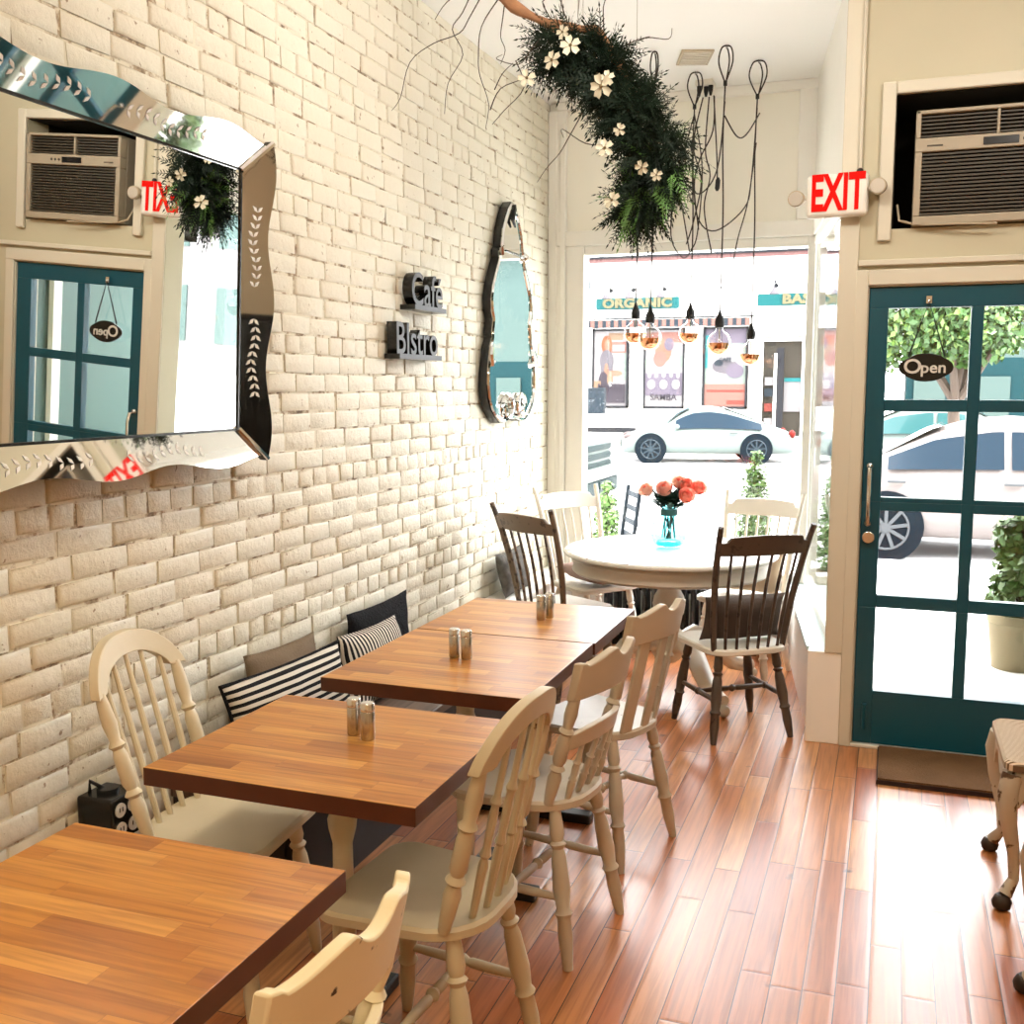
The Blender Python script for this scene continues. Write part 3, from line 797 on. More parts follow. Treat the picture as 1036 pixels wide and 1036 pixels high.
# ---- round pedestal table
RT = (-1.07, 5.38)
t = thing('round_table', 'round white pedestal table with a deep apron in the window bay, roses on it', 'table', (*RT, 0), 0)
M['table_white'] = paint_mat('white_table_paint', (.84,.83,.78), (.4,.3,.2), wear=.9, rough=.22)
M['apron_paint'] = paint_mat('taupe_white_apron', (.60,.54,.46), (.3,.22,.15), wear=.85)
MB().lathe((0,0,0), [(.50,.722),(.545,.724),(.555,.732),(.555,.742),(.545,.75),(0.0,.75)], 64).build('tabletop', M['table_white'], t)
MB().lathe((0,0,0), [(.44,.722),(.505,.722),(.515,.70),(.505,.67),(.512,.645),(.50,.632),(.44,.632)], 64).build('apron', M['apron_paint'], t)
MB().lathe((0,0,0), [(.09,.64),(.09,.62),(.048,.60),(.042,.575),(.05,.55),(.078,.50),(.086,.46),(.078,.41),(.05,.37),(.044,.345),(.06,.325),(.085,.30),(.088,.20),(.07,.17),(.045,.15)], 36).build('pedestal', M['cream_seat'], t)
for a in (-48, 42, 132, 222):
    c, s = math.cos(R(a)), math.sin(R(a))
    prof = [(.07,.25,.045),(.16,.285,.05),(.25,.25,.052),(.33,.17,.048),(.40,.105,.042),(.47,.085,.04),(.525,.075,.034)]
    lg = MB().tube([(c*r, s*r, z) for r, z, w_ in prof], [w_ for r, z, w_ in prof], 10).build('curved_foot', M['cream_seat'], t)
    cb = MB().ball((c*.53, s*.53, .032), .032, 14, 8, sz=1.0)
    cb.build('bun_caster', M['cream_seat'], lg)

# ---- vase with roses
VX0, VY0, VZ0 = RT[0]-.02, RT[1]+.06, .7505
v = thing('glass_vase', 'round aqua glass vase on the white table holding the roses', 'vase', (VX0, VY0, VZ0), 0)
MB().lathe((0,0,0), [(.055,.0),(.075,.006),(.095,.05),(.099,.085),(.088,.125),(.060,.155),(.043,.175),(.040,.20),(.048,.222),(.052,.23),(.049,.23),(.037,.20),(.040,.175),(.057,.153),(.084,.124),(.094,.085),(.09,.05),(.07,.012),(.0,.010)], 36).build('glass_body', M['vase_glass'], v)
MB().lathe((0,0,0), [(.0,.012),(.06,.012),(.066,.020),(.060,.034),(.0,.036)], 30).build('thick_base', M['vase_base'], v)
b = MB(); b.turned((0,0,.170), (0,0,.203), [(0,.0455),(.3,.047),(.7,.047),(1,.045)], 20); b.build('neck_band', M['stem'], v)
def rose(label, off, r, m, group='roses in the vase'):
    x, y, z = off
    t = thing('rose', label, 'flower', (VX0+x, VY0+y, VZ0+z), 0, group)
    tl_ = Matrix.Rotation(R(48), 4, 'X') @ Matrix.Rotation(x*3, 4, 'Y')
    b = MB(); rnd = random.Random(int(1000*(x+2)))
    for ring, (n, rad, h, tilt) in enumerate(((6,.96,.52,.62),(5,.78,.66,.40),(5,.56,.80,.22),(3,.34,.9,.1))):
        for k in range(n):
            a = 2*PI*(k + ring*.5)/n + rnd.random()*.3
            vs = []; NU, NV = 5, 4
            for i in range(NV+1):
                vv = i/NV
                for j in range(NU):
                    uu = (j/(NU-1)-.5)
                    aa = a + uu*(2.6*PI/n)
                    ph = R(-75) + vv*(R(75) + R(20 + 22*ring)) - abs(uu)**2*R(60)*vv
                    fl = 1 + .16*max(0, vv-.75)*4*(1 if ring < 2 else .2)
                    rr = r*rad*math.cos(ph)*fl
                    zz = r*(.92*rad + .08*ring*.3)*math.sin(ph)*1.05 + r*.05*ring
                    vs.append((rr*math.cos(aa), rr*math.sin(aa), zz))
            fs = [(i*NU+j, i*NU+j+1, (i+1)*NU+j+1, (i+1)*NU+j) for i in range(NV) for j in range(NU-1)]
            b.add(vs, fs)
    b.keep = True
    b.v = [tl_ @ p for p in b.v]
    b.build('petals', m, t, angle=80)
    MB().ball(tl_ @ Vector((0,0,r*.25)), r*.34, 10, 8).build('heart', M['rose_heart'], t)
    MB().ball((0,0,-r*.62), r*.34, 10, 6, sz=.9).build('sepals', M['leaf'], t)
    rz = -t.rotation_euler[2]; m_ = Matrix.Rotation(rz, 3, 'Z')
    tip = m_ @ Vector((-x*.75, -y*.75, .205-z)); end = m_ @ Vector((-x*.75 - x*.35, -y*.75-y*.3, .045-z))
    MB().tube([(0,0,-r*.6), Vector((0,0,-r*.6)).lerp(tip, .5)+Vector((0,0,.01)), tip, end], [.0035,.004,.004,.004], 6).build('stem', M['stem'], t)
px = 1/193.
for lab, off, r, mm in (('pale pink rose standing apart at the wall side of the bouquet', (-.12,-.02,.305), .040, 'rose_peach'),
                        ('big pink rose in the middle of the bouquet', (-.015,-.06,.318), .044, 'rose_pink'),
                        ('small peach bud at the top of the bouquet', (.042,.03,.345), .038, 'rose_peach'),
                        ('coral rose between the peach bud and the outermost rose', (.085,.02,.330), .042, 'rose_coral'),
                        ('coral rose outermost on the aisle side of the bouquet', (.150,.03,.318), .040, 'rose_coral'),
                        ('deep coral rose hanging lowest on the aisle side of the bouquet', (.10,-.05,.282), .042, 'rose_coral')):
    rose(lab, off, r, M[mm])
g = thing('greenery', 'dark green leaves and grass blades filling the bouquet of roses', 'foliage', (VX0, VY0, VZ0+.2), 0)
b = MB(); rnd = random.Random(5)
for i in range(80):
    a = rnd.uniform(0, 2*PI); el = rnd.uniform(.25, 1.2); L = rnd.uniform(.06, .115); r0 = rnd.uniform(.0,.05)
    d = Vector((math.cos(a)*math.cos(el), math.sin(a)*math.cos(el), math.sin(el))); s = d.cross(Vector((0,0,1))).normalized()
    p = Vector((math.cos(a)*r0, math.sin(a)*r0, rnd.uniform(.0,.05))) ; w_ = L*.28
    b.add([p, p+d*L*.5+s*w_, p+d*L*1.05-Vector((0,0,.01)), p+d*L*.5-s*w_, p+d*L*.5+Vector((0,0,.006))], [(0,1,4),(1,2,4),(2,3,4),(3,0,4)])
b.keep = True; b.build('leaves', M['leaf'], g, smooth=False)
b = MB()
for i in range(9):
    a = rnd.uniform(2.2, 4.2) if i < 6 else rnd.uniform(-.6,.6); L = rnd.uniform(.14,.19)
    d = Vector((math.cos(a)*.55, math.sin(a)*.3, .85)).normalized()
    b.tube([(0,0,0), d*L*.6, d*L + Vector((math.cos(a)*.02,0,-.004))], [.002,.0016,.0006], 4)
b.build('grass_blades', M['stem'], g)
b = MB()
for i in range(7):
    a = i*2*PI/7; b.tube([(math.cos(a)*.02, math.sin(a)*.02, .0), (math.cos(a+.6)*.035, math.sin(a+.6)*.035, -.15)], .0035, 5)
b.build('bare_stems', M['stem'], g)

# ---- wall bench with cushions
t = thing('wall_bench', 'low dark wooden bench along the brick wall under the cushions', 'bench', (-1.83, 3.72, 0), 0)
MB().box((-.228,-1.15,.335), (.23,1.15,.37)).build('seat_board', M['bench'], t, bevel=.004)
MB().box((.17,-1.13,.0), (.20,1.13,.335)).build('front_panel', M['bench_front'], t)
for s in (-1, 1):
    MB().box((-.225, s*1.12-.02, 0), (.17, s*1.12+.02, .335)).build('end_panel', M['bench_front'], t)
def cushion(name, label, loc, rot, w, h, th, m, group=None, piping=None):
    """upright pillow: local X = width, Z = height, Y = thickness"""
    n = 18; vs = []; fs = []
    for sgn in (1, -1):
        for i in range(n+1):
            for j in range(n+1):
                u = i/n*2-1; v_ = j/n*2-1
                puff = max(0,(1-abs(u)**2.6))**.55 * max(0,(1-abs(v_)**2.6))**.55
                pin = 1 - .06*(1-abs(v_))**1.0*0 ; 
                x = u*w/2*(1-.07*(1-abs(v_)**2)*abs(u)); z = v_*h/2*(1-.07*(1-abs(u)**2)*abs(v_))
                y = sgn*th/2*puff*(1 + .08*noise.noise(Vector((x*9, z*9, loc[0]*3+sgn))))
                vs.append((x, y + .006*noise.noise(Vector((x*14, z*14, loc[1]))), z))
    N_ = (n+1)*(n+1)
    for sgn in (0, 1):
        for i in range(n):
            for j in range(n):
                a = sgn*N_ + i*(n+1)+j; q = (a, a+n+1, a+n+2, a+1)
                fs.append(q if sgn else q[::-1])
    mb = MB().add(vs, fs)
    o = mb.build(name, m, None, angle=180)
    bm = bmesh.new(); bm.from_mesh(o.data); bmesh.ops.remove_doubles(bm, verts=bm.verts[:], dist=.0025); bmesh.ops.recalc_face_normals(bm, faces=bm.faces[:])
    for f in bm.faces: f.smooth = True
    for e in bm.edges: e.smooth = True
    bm.to_mesh(o.data); bm.free()
    o.location = loc; o.rotation_euler = [R(q) for q in rot]
    tag(o, label, 'cushion', group)
    if piping:
        e = MB(); pts = []
        for u, v_ in [(-1+2*i/10, -1) for i in range(10)] + [(1, -1+2*i/10) for i in range(10)] + [(1-2*i/10, 1) for i in range(10)] + [(-1, 1-2*i/10) for i in range(11)]:
            pts.append((u*w/2*(1-.07*(1-abs(v_)**2)*abs(u)), 0, v_*h/2*(1-.07*(1-abs(u)**2)*abs(v_))))
        e.tube(pts, .006, 6).build('piping', piping, o)
    return o
G = 'cushions on the wall bench'
cushion('cushion', 'long striped cushion lying across the front, black and cream stripes lengthwise', (-1.85, 2.96, .528), (-14, 2, 90), .72, .31, .15, M['stripe'], G, M['black_cloth'])
cushion('cushion', 'plain taupe cushion squeezed between the two striped cushions', (-1.99, 3.13, .535), (-7, 2, 90), .46, .32, .10, M['taupe_cloth'], G)
cushion('cushion', 'striped cushion with narrow upright stripes behind the taupe one', (-1.885, 3.61, .515), (-13, 2, 90), .50, .30, .11, M['stripe_v'], G)
cushion('cushion', 'black shaggy cushion at the end of the row against the brick', (-2.02, 3.92, .525), (-2, 0, 90), .56, .33, .09, M['black_cloth'], G)
# window corner
struct(MB().box((WX, 4.95, .40), (WX+.20, FY-.05, .435)).build('trim_9', M['white_trim'], bevel=.004))
struct(MB().box((WX, 4.95, 0), (WX+.17, FY-.05, .40)).build('trim_10', M['white_trim'], bevel=.004))
M['speckle'] = mat('speckled_cloth', (.10,.09,.08), .9, bump=.4, bscale=60, var=.9, vscale=26)
cushion('cushion', 'grey and black patterned cushion on the wall ledge behind the weathered chair', (-1.985, 5.50, .56), (-14, 0, 90), .42, .25, .10, M['speckle'])
cushion('seat_pillow', 'mauve pillow lying on the white chair in the wall corner', (-1.57, 5.83, .525), (88, 2, -38), .40, .36, .12, M['mauve_cloth'])
cushion('seat_pillow', 'dark brown pillow leaning in the dark spindle chair', (-.62, 4.845, .538), (14, 0, 36), .41, .22, .15, M['brown_cloth'])
cushion('seat_pillow', 'tan pillow standing in the chair before the shop window', (-.725, 5.85, .585), (-14, 0, -14), .38, .25, .10, M['tan_cloth'])

# ---- radiator below the window
t = thing('radiator', 'black ribbed radiator under the front window, behind the round table', 'radiator', (-1.15, 6.27, 0), 0)
for i in range(17):
    x = -.48 + i*.06
    MB().box((x-.017,-.06,.04), (x+.017,.06,.385)).build('fin', M['iron'], t, bevel=.012)
b = MB(); b.cyl((-.48,0,.36), (.48,0,.36), .02, 10); b.cyl((-.48,0,.07), (.48,0,.07), .02, 10); b.build('header_pipe', M['iron'], t)
b = MB()
for s in (-.42,.42): b.box((s-.02,-.05,0), (s+.02,.05,.06))
b.build('foot', M['iron'], t)

# ---- outlet box at the wall
t = thing('power_outlet_box', 'black metal power outlet box with white sockets low on the brick wall', 'outlet', (-2.0, 2.26, .35), 0)
MB().box((-.078,-.06,0), (.045,.06,.125)).build('box', M['black'], t, bevel=.008)
b = MB()
for z in (.035, .09):
    b.cyl((.045,.02,z), (.049,.02,z), .020, 16); b.cyl((.045,-.03,z), (.049,-.03,z), .020, 16)
b.build('socket_face', M['plastic_white'], t)
b = MB()
for z in (.035, .09):
    for y in (.02,-.03):
        for q in (-.006,.006): b.box((.0492, y+q-.0015, z-.004), (.0500, y+q+.0015, z+.008))
b.build('socket_slots', M['black'], t)
b = MB(); b.cyl((-.02,0,.125), (-.02,0,.137), .03, 14); b.tube([(-.03,0,.13), (-.055,-.03,.16), (-.066,-.02,.12)], .006, 6)
b.build('cable_gland', M['black'], t)

# ---- rush seat chairs, cropped by the frame
def rush_chair(label, loc, rz):
    t = thing('rush_seat_chair', label, 'chair', (*loc, 0), rz)
    w, d = .215, .225
    # cabriole legs; front of the chair = -X
    for (sx, sy) in ((-1,-1),(-1,1),(1,-1),(1,1)):
        k = 1 if sx < 0 else .5
        pts = [(sx*w*.93, sy*d*.93, .43), (sx*(w*.93+.012*k), sy*(d*.93+.012*k), .37), (sx*(w*.93+.004*k), sy*(d*.93+.004*k), .28), (sx*(w*.93-.018*k), sy*(d*.93-.016*k), .17), (sx*(w*.93-.022*k), sy*(d*.93-.018*k), .09), (sx*(w*.93+.002), sy*(d*.93+.002), .045)]
        lg = MB().tube(pts, [.030,.030,.025,.019,.016,.021], 10).build('cabriole_leg', M['flaxen_paint'], t)
        MB().lathe((pts[-1][0]+sx*.008, pts[-1][1]+sy*.008, 0), [(.015,0),(.026,.008),(.030,.025),(.022,.042),(.016,.048)], 14).build('dark_toe', M['foot_dark'], lg)
    saddle(MB(), seat_outline(w+.01, w+.01, d+.01, d+.01, .04, .04), .472, .035, .010).build('rush_seat', M['rush'], t)
    def scallop(a, b):
        n = 24; mb = MB(); a, b = Vector(a), Vector(b); dd = (b-a); nn = Vector((-dd.y, dd.x, 0)).normalized()*.010
        vs = []; fs = []
        for i in range(n+1):
            u = i/n; p = a + dd*u
            lo = .435 - .035 - .045*abs(math.cos(u*PI*2))**1.5 - (.03 if u < .06 or u > .94 else 0)
            for (o_, z) in ((-1, lo),(1, lo),(1, .44),(-1, .44)): vs.append(p + nn*o_ + Vector((0,0,z)))
        for i in range(n):
            for k in range(4): fs.append((i*4+k, i*4+(k+1)%4, (i+1)*4+(k+1)%4, (i+1)*4+k))
        fs.append((3,2,1,0)); fs.append((n*4, n*4+1, n*4+2, n*4+3))
        mb.add(vs, fs).build('scalloped_apron', M['flaxen_paint'], t, bevel=.003)
    scallop((-w*.95,-d*.9,0), (-w*.95,d*.9,0)); scallop((-w*.9,-d*.95,0), (w*.9,-d*.95,0)); scallop((-w*.9,d*.95,0), (w*.9,d*.95,0)); scallop((w*.95,-d*.9,0),(w*.95,d*.9,0))
    for s in (-1, 1):
        MB().tube([(w*.9, s*d*.88, .43), (w*.98, s*d*.9, .65), (w*1.18, s*d*.9, .93)], [.021,.02,.016], 8).build('back_post', M['flaxen_paint'], t)
    for z in (.62, .76, .90):
        MB().box((w*(.97+(z-.6)*.5)-.008, -d*.88, z-.03), (w*(.97+(z-.6)*.5)+.010, d*.88, z+.025)).build('back_slat', M['flaxen_paint'], t, bevel=.006)
    return t
rush_chair('ivory cabriole-leg chair with woven rush seat, the one by the door mat', (.585, 3.605), 0)
rush_chair('ivory cabriole-leg chair with woven rush seat, mostly out of frame, in front of its twin', (.60, 2.70), 0)

# ---- door mat
t = thing('door_mat', 'thick brown coir mat lying in front of the teal door', 'mat', (.43, 4.545, 0), 0)
MB().box((-.435,-.215,.0), (.435,.205,.018)).build('backing', M['mat_edge'], t, smooth=False)
MB().box((-.43,-.21,.018), (.43,.20,.026)).build('pile', M['mat'], t, smooth=False)
# ------------------------------------------------------------------ ON THE WALLS
# ---- large bevelled mirror: local x = along the wall (+Y), y = up, z = out of the wall
def wall_mat(y, z, x, lean=0., yawd=0.):
    return Matrix.Translation((x, y, z)) @ Matrix.Rotation(R(yawd), 4, 'Z') @ Matrix.Rotation(R(lean), 4, 'Y') @ FACE_PX
MY0, MY1, MZ0, MZ1 = 1.66, 2.895, 1.462, 2.270
cyM, czM = (MY0+MY1)/2, (MZ0+MZ1)/2; hw, hh = (MY1-MY0)/2, (MZ1-MZ0)/2
t = thing('bevelled_wall_mirror', 'large rectangular mirror with wavy etched mirror-strip frame on the brick wall', 'mirror', (0,0,0), 0)
t.matrix_world = wall_mat(cyM, czM, WX+.10, MIRROR_LEAN, MIRROR_YAW)
MB().box((-hw,-hh,-.012), (hw,hh,.006)).build('mirror_pane', M['mirror'], t, smooth=False)
BW, RISE = .155, .044
def strip(side):
    """one bevelled strip: inner edge straight, outer edge wavy; outer edge stands further out"""
    n = 60; vs = []; fs = []
    L = hw if side in 'tb' else hh
    for i in range(n+1):
        u = i/n*2-1
        wav = .013*math.cos(u*PI*(3.0 if side in 'tb' else 2.5)) 
        ins = L*u*(1.0)
        bw = BW*(.72 if side in 'lr' else .66) + wav
        o = (u*(L + BW*.70), bw)
        for (a, d_, z) in ((ins, 0, .008), (o[0], o[1], .008+RISE*o[1]/(BW*.69)), (o[0], o[1], -.002+RISE*.6), (ins, 0, -.010)):
            if side == 't': p = (a, hh+d_, z)
            elif side == 'b': p = (-a, -hh-d_, z)
            elif side == 'r': p = (hw+d_, -a, z)
            else: p = (-hw-d_, a, z)
            vs.append(p)
    for i in range(n):
        for k in range(4): fs.append((i*4+k, (i+1)*4+k, (i+1)*4+(k+1)%4, i*4+(k+1)%4))
    fs.append((0,1,2,3)); fs.append((n*4+3, n*4+2, n*4+1, n*4))
    return MB().add(vs, fs)
for s in 'tbrl':
    st = strip(s).build('bevelled_strip', [M['mirror_bevel'], M['black']], t, smooth=False)
    for p in st.data.polygons:
        if p.normal.z < .5: p.material_index = 1
    # etched sprig of leaves on the strip
    L = (hw if s in 'tb' else hh)
    for sgn in (-1, 1):
        b = MB()
        for i in range(10):
            a0 = sgn*(.05 + i*.026)*(1.35 if s in 'tb' else 1); d0 = .052 + .008*math.sin(i*.9)
            for q in (-1, 1):
                da, dd = sgn*.016, q*.016
                P = [(a0, d0), (a0+da*.3, d0+dd*.7), (a0+da*1.2, d0+dd*1.1), (a0+da*.9, d0+dd*.3)]
                vs = []
                for a_, d_ in P:
                    z = .0095 + RISE*d_/(BW*.69)
                    vs.append({'t': (a_, hh+d_, z), 'b': (a_, -hh-d_, z), 'r': (hw+d_, a_, z), 'l': (-hw-d_, a_, z)}[s])
                b.add(vs, [(0,1,2,3)])
        b.build('etched_sprig', M['etch'], st, smooth=False)
b = MB()
e = .010
b.box((-hw-e,-hh-e,.004), (hw+e,-hh,.011)); b.box((-hw-e,hh,.004), (hw+e,hh+e,.011)); b.box((-hw-e,-hh,.004), (-hw,hh,.011)); b.box((hw,-hh,.004), (hw+e,hh,.011))
b.build('inner_bead', M['black'], t, smooth=False)
for sx in (-1, 1):
    for sy in (-1, 1):
        MB().tube([(sx*hw, sy*hh, .012), (sx*(hw+BW*.70), sy*(hh+BW*.66), .012+RISE)], .009, 6).build('corner_rib', M['mirror_bevel'], t)
MB().box((-hw-.03,-hh-.03,-.030), (hw+.03,hh+.03,-.013)).build('backboard', M['black_matte'], t, smooth=False)

# ---- tall ornate mirror
half = [(.012,2.605),(.06,2.57),(.10,2.52),(.145,2.45),(.165,2.37),(.172,2.345),(.20,2.325),(.195,2.29),(.215,2.26),(.26,2.20),(.305,2.13),(.325,2.06),(.318,2.00),(.295,1.955),(.30,1.92),(.315,1.88),(.31,1.85),(.34,1.80),(.36,1.74),(.382,1.66),(.385,1.60),(.37,1.53),(.33,1.47),(.27,1.425),(.20,1.395),(.13,1.395),(.06,1.41)]
VYc, VZc = 5.585, 2.0
out = [(x, z-VZc) for x, z in half][::-1]
outl = [(x, z) for x, z in out] + [(-x, z) for x, z in out[::-1]]
outl = outl[::-1]
t = thing('ornate_wall_mirror', 'tall narrow vase-shaped antique mirror with a dark scrolled edge beside the window', 'mirror', (0,0,0), 0)
t.matrix_world = wall_mat(VYc, VZc, WX+.006, 0, VENET_YAW)
def shrink(o_, k, dz=0): return [(x*k, (z+.05)*k-.05) for x, z in o_]
MB().prism(outl, 0, .045).build('dark_frame', M['black'], t, smooth=False)
MB().prism(shrink(outl, .955), .045, .052).build('mirror_pane', M['mirror'], t, smooth=False)
b = MB(); ol = shrink(outl, .975); pts = [(x, z, .052) for x, z in ol]; b.tube(pts + pts[:2], .011, 6)
b.build('bevelled_rim', M['mirror_bevel'], t)
for s in (-1, 1):
    pts = [(s*(.10+.075*math.cos(a)*(1-a/14)), -.52+.075*math.sin(a)*(1-a/14), .066) for a in [i*.45 for i in range(17)]]
    MB().tube(pts, [.017]*10+[.015,.014,.013,.012,.011,.010,.009], 7).build('bottom_scroll', M['mirror_bevel'], t)
    MB().tube([(s*.34,-.20,.06),(s*.365,-.24,.066),(s*.35,-.29,.066),(s*.33,-.27,.064)], .014, 6).build('side_scroll', M['mirror_bevel'], t)
    MB().tube([(s*.17,.34,.06),(s*.205,.33,.066),(s*.19,.30,.064)], .013, 6).build('shoulder_scroll', M['mirror_bevel'], t)
MB().box((-.12,.325,.0525), (.12,.333,.060)).build('crossbar', M['black'], t)
MB().tube([(0,.585,.055),(0,.56,.06),(-.03,.50,.066),(.01,.47,.066)], [.02,.018,.012,.006], 8).build('crown_ornament', M['black'], t)

# ---- word signs
def word_sign(label, body, y0, y1, z0, z1, sx, yaw_=0, hx=1.0):
    t = thing('word_sign', label, 'sign', (0,0,0), 0, 'charcoal word signs')
    t.matrix_world = wall_mat((y0+y1)/2, z0, WX+.004, 0, yaw_)
    W = y1-y0
    b = MB().box((-W/2, 0, .0), (W/2, .022, .075)).build('base_strip', [M['grey_letter'], M['black']], t, smooth=False)
    for p in b.data.polygons:
        if abs(p.normal.z) < .5: p.material_index = 1  # side faces black: shade away from the window painted in
    ltr = text_obj('letters', body, (z1-z0)*1.28*hx, .024, M['grey_letter'], t, Matrix.Identity(4), offset=.0015, sx=sx, spacing=1.0)
    xs = [v_.co.x for v_ in ltr.data.vertices]; zs = [v_.co.y for v_ in ltr.data.vertices]
    kx = (W*.97)/(max(xs)-min(xs)); kz = (z1-z0-.018)/(max(zs)-min(zs))
    for v_ in ltr.data.vertices:
        v_.co.x = (v_.co.x-(max(xs)+min(xs))/2)*kx; v_.co.y = (v_.co.y-min(zs))*kz + .02; v_.co.z = v_.co.z + .034
    ltr.data.materials.append(M['black'])
    ltr.data.update()
    for p in ltr.data.polygons: p.material_index = 0 if p.normal.z > .5 else 1  # letter sides take the same painted shade, fronts stay charcoal
word_sign('charcoal block word sign reading Café on the brick wall', 'Café', 4.27, 4.615, 1.935, 2.10, 1.0, 0)
word_sign('charcoal block word sign reading Bistro below the other word sign', 'BIstro', 4.11, 4.555, 1.715, 1.872, 1.0, 0)

# ---- exit sign with two emergency lamps
t = thing('exit_sign', 'white EXIT sign with red letters and two lamp heads on the pillar', 'sign', (-.255, DY-.013, 2.39), R(-6))
MB().box((-.125,-.062,-.088), (.125,-.008,.088)).build('housing', M['exit_face'], t, bevel=.018, seg=3)
text_obj('exit_letters', 'EXIT', .205, .002, M['exit_red'], t, Matrix.Translation((.005,-.064,.004)) @ FACE_MY, sx=.52, offset=.006, spacing=1.0)
MB().box((-.04,-.01,-.05), (.04,.0,.05)).build('back_plate', M['plastic_white'], t)
for s in (-1, 1):
    c = Vector((s*.165, -.035, .0 + (0 if s < 0 else .028)))
    hd = MB(); hd.turned(c+Vector((s*.0,.03,.0)), c+Vector((-.0,-.032,-.004)), [(0,.018),(.25,.028),(.6,.034),(1,.034)], 18)
    h_ = hd.build('lamp_head', M['plastic_beige'], t)
    MB().cyl(c+Vector((0,-.0325,-.004)), c+Vector((0,-.035,-.004)), .029, 18).build('lamp_lens', M['lamp_lens'], h_)
    MB().cyl((s*.12,-.035,c.z*.6), (s*.14,-.035,c.z), .010, 10).build('lamp_arm', M['plastic_white'], t)
t = thing('conduit', 'thin painted cable conduit running up the pillar from the EXIT sign', 'conduit', (-.172, DY-.012, 2.49), 0)
MB().cyl((0,-.009,.0), (0,-.009,.83), .0075, 8).build('pipe', M['cream_panel'], t)
MB().ball((0,-.010,0), .014, 10, 8).build('end_fitting', M['iron'], t)

# ---- air conditioner
t = thing('air_conditioner', 'beige window air conditioner sitting in the dark opening above the door', 'appliance', (.355, DY-.005, AZ0+.006), 0)
W2, H2 = .315, .455
b = MB(); b.box((-W2,.02,0), (W2,.42,H2)); b.build('casing', M['ac_body'], t, bevel=.006)
b = MB()
b.box((-W2,-.035,0), (W2,.02,.035)); b.box((-W2,-.035,.29), (W2,.02,.345)); b.box((-W2,-.035,.035), (-W2+.028,.02,.29)); b.box((W2-.028,-.035,.035), (W2,.02,.29))
b.box((-W2,-.035,.345), (-W2+.02,.02,H2)); b.box((W2-.02,-.035,.345), (W2,.02,H2)); b.box((-W2,-.035,H2-.015), (W2,.02,H2)); b.box((-.012,-.03,.345), (.0,.02,H2))
b.build('front_bezel', M['ac_body'], t, bevel=.004)
b = MB()
for i in range(17):
    z = .04 + i*.0148
    b.box((-W2+.028,-.022,z), (W2-.028,.012,z+.0075), )
b.build('intake_grille', M['ac_grille'], t, smooth=False)
b = MB()
for i in range(6):
    z = .352 + i*.015
    b.box((-W2+.02,-.018,z), (W2-.02,.012,z+.006))
b.build('outlet_louvers', M['ac_grille'], t, smooth=False)
b = MB(); b.box((-.06,-.038,.302), (.07,-.034,.332)); b.build('control_display', M['black'], t, smooth=False)
b = MB(); b.box((-.27,-.037,.31), (-.21,-.034,.316)); b.build('name_badge', M['ac_grille'], t, smooth=False)
b = MB()
for q in (.09,.115,.14): b.cyl((q,-.038,.317), (q,-.033,.317), .007, 10)
b.build('button', M['ac_grille'], t)
cbl = MB().tube([(AX0+.02, DY+.02, AZ0+.10), (AX0+.03, DY-.02, AZ0+.03), (AX0+.10, DY-.03, AZ0+.008), (AX0+.25, DY-.055, AZ0+.002), (AX0+.40, DY-.06, AZ0-.004)], .005, 6).build('power_cable', M['plastic_beige'])
tag(cbl, 'thin cable drooping under the air conditioner along the edge of its opening', 'cable')

# ---- open sign hanging on the door
t = thing('open_sign', 'black plaque reading Open hanging by a cord on the door pane', 'sign', (.12, DY+.004, 1.675), 0)
n = 48; ol = []
for i in range(n):
    a = 2*PI*i/n; rx, rz = .103, .056
    k_ = 1 + .05*math.cos(4*a)*1.0 - .03*abs(math.sin(2*a))
    ol.append((rx*k_*math.copysign(abs(math.cos(a))**.8, math.cos(a)), rz*k_*math.copysign(abs(math.sin(a))**.8, math.sin(a))))
MB().prism(ol, 0, .010, Matrix.Translation((0,-.004,0)) @ FACE_MY).build('plaque', M['black'], t, bevel=.002)
M['letter_white'] = mat('painted_lettering', (.62,.60,.55), .5)
text_obj('lettering', 'O', .085, .001, M['letter_white'], t, Matrix.Translation((-.052,-.0152,.002)) @ FACE_MY, offset=.0012, sx=1.05)
text_obj('lettering', 'pen', .066, .001, M['letter_white'], t, Matrix.Translation((.030,-.0152,-.002)) @ FACE_MY, offset=.0012, sx=1.05)
MB().tube([(-.07,-.008,.045), (.002,-.012,.272), (.072,-.008,.045)], .0042, 6).build('hanging_cord', M['black_matte'], t)
b = MB(); b.box((-.010,-.012,.265), (.012,-.006,.295)); b.ball((.002,-.014,.274), .008, 8, 6); b.build('hook', M['chrome'], t)

# ---- ceiling fittings
t = thing('ceiling_vent', 'small beige louvred vent on the white ceiling above the pendant bulbs', 'vent', (-1.065, 5.78, CEIL), R(18))
MB().box((-.085,-.12,-.012), (.085,.12,0)).build('plate', M['plastic_beige'], t, bevel=.003)
b = MB()
for i in range(7): b.box((-.07,-.10+i*.03,-.017), (.07,-.09+i*.03,-.012))
b.build('louvers', M['plastic_white'], t)
t = thing('ceiling_socket', 'ceiling power outlet with black plugs of the pendant cords', 'outlet', (-1.09, 6.27, CEIL), 0)
MB().box((-.05,-.06,-.03), (.05,.06,0)).build('socket_box', M['plastic_white'], t, bevel=.005)
for x, y in ((-.03,-.02),(.005,.0),(.035,-.02)):
    MB().turned((x,y-.01,-.03), (x,y-.012,-.085), [(0,.014),(.5,.013),(1,.006)], 10).build('plug', M['black_matte'], t)

